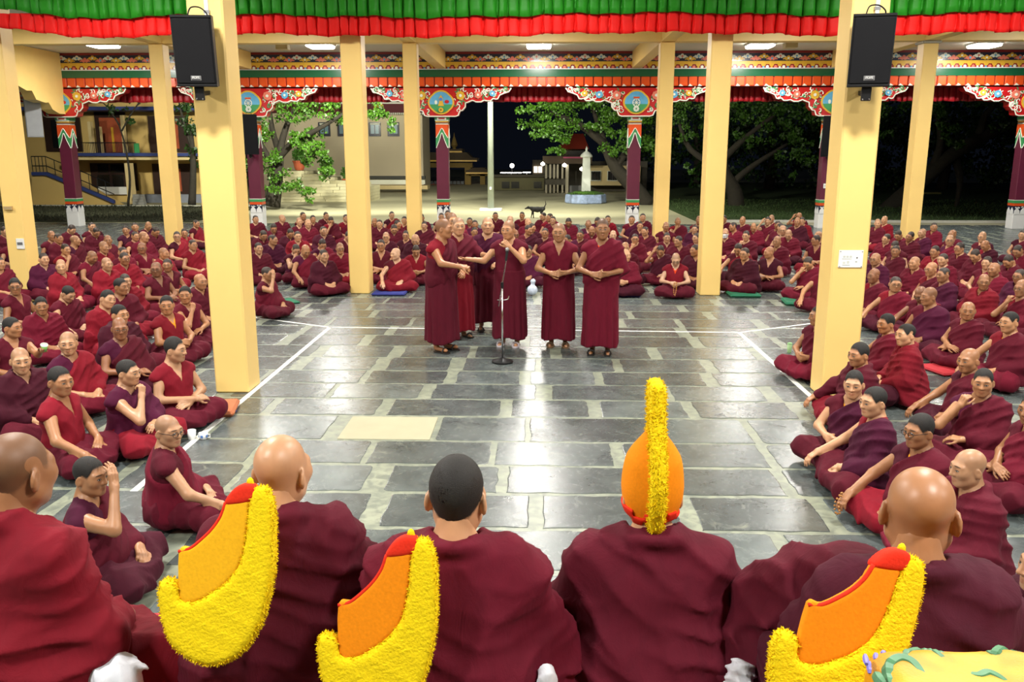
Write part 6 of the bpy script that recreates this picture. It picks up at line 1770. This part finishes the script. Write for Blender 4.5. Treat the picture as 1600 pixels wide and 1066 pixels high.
piping_me = MB().tube([(x, -.014, z) for x, z in spline(loc2(EDGE_R), 4)], .006, 6).mesh('red_piping', True)
tassel_me = MB().lathe([(.004, 0), (.012, .006), (.009, .018), (.003, .024)], 8, c=(loc2([(640, 838)])[0][0], 0, loc2([(640, 842)])[0][1])).mesh('yellow_knot', True)
def fringe(me, n, ln, seed, axis=1):
    """short threads standing out of the plush"""
    rnd = random.Random(seed); mb = MB(); vs = me.vertices; pool = [i for i, v in enumerate(vs) if abs(v.normal[axis]) < .75]
    for _ in range(n):
        v = vs[pool[rnd.randrange(len(pool))]]; p, nn = v.co, v.normal
        t = nn.orthogonal().normalized(); t = Matrix.Rotation(rnd.uniform(0, 6.28), 3, nn) @ t; e = p + (nn + t * rnd.uniform(.2, 1.2)).normalized() * ln * rnd.uniform(.6, 1.3); w_ = t.cross(nn) * .0022
        mb.add([tuple(p - w_), tuple(p + w_), tuple(e)], [(0, 1, 2)])
    return mb.mesh('fringe')
fringe_me = fringe(crest_me, 2600, .008, 3)
def hat(px, py, Y, sc, roll, lean, col, label):
    p = at_y(px, py, Y); t = empty('crested_hat', tuple(float(c) for c in p)); t.rotation_euler = (lean, roll, 0); t.scale = (sc,) * 3
    cr = obj('crest', crest_me, None, t); tag(obj('fringe', fringe_me, M_CREST if not fringe_me.materials else None, cr), kind='stuff'); obj('felt_panel', felt_me[col], None, t); obj('red_lining', capr_me, None, t); obj('red_piping', piping_me, M_CAPRED, t); obj('yellow_knot', tassel_me, M_CREST, t)
    tag(t, label, 'hat', 'crested yellow hats'); return t
hat(590, 985, 2.17, 1.0, 0, R(-14), 'o', 'orange hat with yellow crest on the dark haired monk\'s shoulder')
hat(340, 900, 2.30, 1.02, 0, R(-14), 'y', 'amber hat with yellow crest on the left shaven monk\'s shoulder')
hat(1312, 1003, 1.80, .9, R(16), R(-14), 'o', 'orange hat with yellow crest on the right shaven monk\'s shoulder')
# the hat worn upright on the head, seen edge on
w = FR[3]; hx, hy_, hz = at_y(1019, 756, 2.62)
t = empty('crested_hat', (float(hx), float(hy_), float(hz)))
def dome(p):
    d = ell(p, (0, -.005, .0), (.1, .12, .148)); d = smin(d, cone(p, (0, -.02, .1), (0, -.03, .22), .06, .015), .07)
    d = smax(d, -(ell(p, (0, -.002, -.01), (.091, .111, .138))), .006)
    return smax(smax(d, -.09 - p[:, 2], .01), -(np.maximum(.02 - p[:, 1] * .0, 0) * 0 + 1) * .0 + np.where(p[:, 1] > .03, -.012 - p[:, 2], -.2), .012)
v, q = mesh_sdf(dome, (-.13, -.15, -.12), (.13, .15, .27), .006)
obj('felt_dome', to_mesh('felt_dome', v, q, M_FELT, None, FLIP), None, t)
def crest_up(p):
    arc = spline([(-.1, -.10), (-.128, -.03), (-.135, .05), (-.11, .14), (-.075, .22), (-.05, .32)], 4)
    d = None
    for (a, b), (c, e) in zip(arc, arc[1:]):
        k = cone(p, (0, a, b), (0, c, e), .03, .03); d = k if d is None else np.minimum(d, k)
    for (a, b), (c, e) in zip(arc[10:], arc[11:]):   # the crest is a deep fan seen along its edge
        k = cone(p, (0, a + .07, b + .0), (0, c + .07, e), .03, .03); d = np.minimum(d, k); k = cone(p, (0, a + .035, b), (0, c + .035, e), .03, .03); d = np.minimum(d, k)
    d = smax(d, np.abs(p[:, 0]) - .027, .012)
    return d + ripple(p, [((1, .3, .5), .017), ((-.4, .5, 1), .019), ((.2, 1, .3), .02)], .002, 2)
v, q = mesh_sdf(crest_up, (-.05, -.19, -.15), (.05, .1, .4), .006)
cr = obj('crest', to_mesh('crest', v, q, M_CREST, None, FLIP), None, t); tag(obj('fringe', fringe(cr.data, 2600, .010, 5, 2), M_CREST, cr), kind='stuff')
band = lambda p: smax(np.abs(ell(p, (0, -.005, .0), (.1, .12, .148)) - .001) - .007, np.abs(p[:, 2] + .085 + .012 * np.sign(np.sin(p[:, 0] * 90))) - .018, .006)
v, q = mesh_sdf(band, (-.13, -.15, -.13), (.13, .15, -.03), .006)
obj('red_lining', to_mesh('red_lining', v, q, M_CAPRED, None, FLIP), None, t)
tag(t, 'orange hat with upright yellow crest worn by the middle right sitter', 'hat', 'crested yellow hats')

# ------------------------------------------------------------------ yellow brocade cover at the near right
def brocade_material():
    m, nt, b = _base('yellow_brocade'); tc = N(nt, 'ShaderNodeTexCoord')
    n1 = N(nt, 'ShaderNodeTexNoise'); n1.inputs['Scale'].default_value = 7; n1.inputs['Detail'].default_value = 2; nt.links.new(tc.outputs['Object'], n1.inputs['Vector'])
    r = N(nt, 'ShaderNodeValToRGB'); e = r.color_ramp.elements; e[0].position, e[0].color = .42, (.62, .25, .002, 1); e[1].position, e[1].color = .68, (.78, .44, .02, 1); nt.links.new(n1.outputs['Fac'], r.inputs[0])
    nt.links.new(r.outputs[0], b.inputs['Base Color']); b.inputs['Roughness'].default_value = .5
    w = N(nt, 'ShaderNodeTexNoise'); w.inputs['Scale'].default_value = 180; nt.links.new(tc.outputs['Object'], w.inputs['Vector'])
    bp = N(nt, 'ShaderNodeBump'); bp.inputs['Strength'].default_value = .3; bp.inputs['Distance'].default_value = .004; nt.links.new(w.outputs['Fac'], bp.inputs['Height']); nt.links.new(bp.outputs[0], b.inputs['Normal']); return m
M_BROC = brocade_material()
tb = at_y(1440, 1000, 1.62); bt = empty('brocade_table', (.0, 0, 0)); ztop = float(tb[2]); x0 = float(at_y(1338, 1010, 1.62)[0])
bt.location = (x0, 1.2, 0)
def cover(p):
    q = p - np.array([.45, .2, ztop - .45], f32)
    b = np.abs(q) - np.array([.45 - .05, .22 - .05, .45 - .05], f32)
    d = np.minimum(b.max(1), 0) + np.sqrt((np.maximum(b, 0) ** 2).sum(1)) - .05
    return d + ripple(p, [((1, .2, 0), .15), ((.5, 1, .1), .18)], .008, 4)
v, q = mesh_sdf(cover, (-.08, -.1, ztop - .95), (1.0, .5, ztop + .06), .02)
obj('brocade_cover', to_mesh('brocade_cover', v, q, M_BROC, None, FLIP), None, bt)
for x, y in ((.1, .05), (.8, .05), (.1, .35), (.8, .35)): MB().box(x - .03, x + .03, y - .03, y + .03, 0, ztop - .85).build('leg', MATS['bench_wood'], bt)
M_GSCROLL = mat('green_brocade_thread', (.06, .2, .09), .5, var=.4, vscale=30); M_BSCROLL = mat('violet_brocade_thread', (.2, .18, .6), .5)
def topz(x, y):
    P_ = np.stack([np.full(40, x), np.full(40, y), np.linspace(ztop - .12, ztop + .03, 40)], 1).astype(f32); D_ = cover(P_); k = np.nonzero(D_ < 0)[0]
    return float(P_[k[-1], 2]) if len(k) else ztop
def scroll(pts, rad, m_):
    P_ = [(x, y, topz(x, y) - rad * .62) for x, y in spline(pts, 5)]; n = len(P_)
    MB().tube(P_, [rad * (.45 + .75 * math.sin(math.pi * min(1, .15 + .85 * i / n))) for i in range(n)], 6).build('scroll_motif', m_, bt)
def brp(px, py): p = at_z(px, py, ztop); return (float(p[0]) - x0, float(p[1]) - 1.2)
for pts, r_ in (([(1395, 1060), (1390, 1035), (1405, 1025), (1425, 1030), (1440, 1045), (1450, 1064)], .013), ([(1412, 1028), (1420, 1010), (1440, 1005), (1460, 1010), (1478, 1018)], .010), ([(1460, 1012), (1470, 1022), (1480, 1030)], .008), ([(1545, 1012), (1555, 1020), (1565, 1010), (1585, 1012), (1600, 1018)], .011), ([(1515, 1048), (1530, 1052), (1545, 1048), (1565, 1056), (1580, 1066)], .011), ([(1370, 1050), (1375, 1060), (1382, 1066)], .010)):
    scroll([brp(*q_) for q_ in pts], r_, M_GSCROLL)
for pts in ([(1352, 1022), (1354, 1036)], [(1360, 1014), (1362, 1026)], [(1370, 1009), (1370, 1018)], [(1384, 1006), (1380, 1012)]):
    scroll([brp(*q_) for q_ in pts], .005, M_BSCROLL)
tag(bt, 'yellow brocade covered table with green scroll motifs at the near right', 'table')

# ------------------------------------------------------------------ prayer beads
def beads(pts, label, r=.0055):
    P_ = spline(pts, 6); t = empty('prayer_beads', P_[0]); L0 = Vector(P_[0]); n = 0; last = None
    bm = MB().lathe([(.0005, -r), (r * .75, -r * .65), (r, 0), (r * .75, r * .65), (.0005, r)], 6).mesh('bead', True); m_ = mat('amber_beads', (.45, .2, .05), .35)
    for q_ in P_:
        v_ = Vector(q_)
        if last is None or (v_ - last).length > r * 1.9:
            obj('bead', bm, m_, t, tuple(v_ - L0)); last = v_
    tag(t, label, 'prayer beads', 'strings of prayer beads')
mm = {m['key']: m['obj'] for m in MONKS}
def loc_on(key, v): return tuple(mm[key].matrix_basis @ Vector(v))
bpy.context.view_layer.update()
beads([loc_on((1056, 402), v) for v in ((.03, -.34, .30), (.03, -.40, .22), (.02, -.45, .13), (.0, -.46, .06), (-.02, -.45, .14), (-.02, -.39, .23), (-.01, -.34, .3))], 'amber prayer beads hanging from the pale bald monk\'s hands', .012)
beads([loc_on((1442, 674), v) for v in ((-.29, -.42, .2), (-.27, -.46, .13), (-.25, -.46, .06), (-.3, -.46, .05), (-.32, -.45, .12), (-.31, -.41, .19))], 'amber prayer beads in the hand of the bespectacled monk at right', .009)
# green cup held by the old monk at the far left, watch faces
p = CUPL
t = empty('cup', tuple(float(c) for c in p)); MB().lathe([(.025, -.035), (.027, -.034), (.036, .04), (.033, .04), (.024, -.028), (.002, -.028)], 16).build('bowl', mat('green_melamine', (.25, .6, .15), .3), t, smooth=True); MB().lathe([(.037, .036), (.038, .043), (.034, .043), (.033, .036)], 16).build('rim', M_WHITE, t)
t.rotation_euler = (.3, .35, 0)
tag(t, 'light green cup held up behind the old bald monk at left', 'cup')
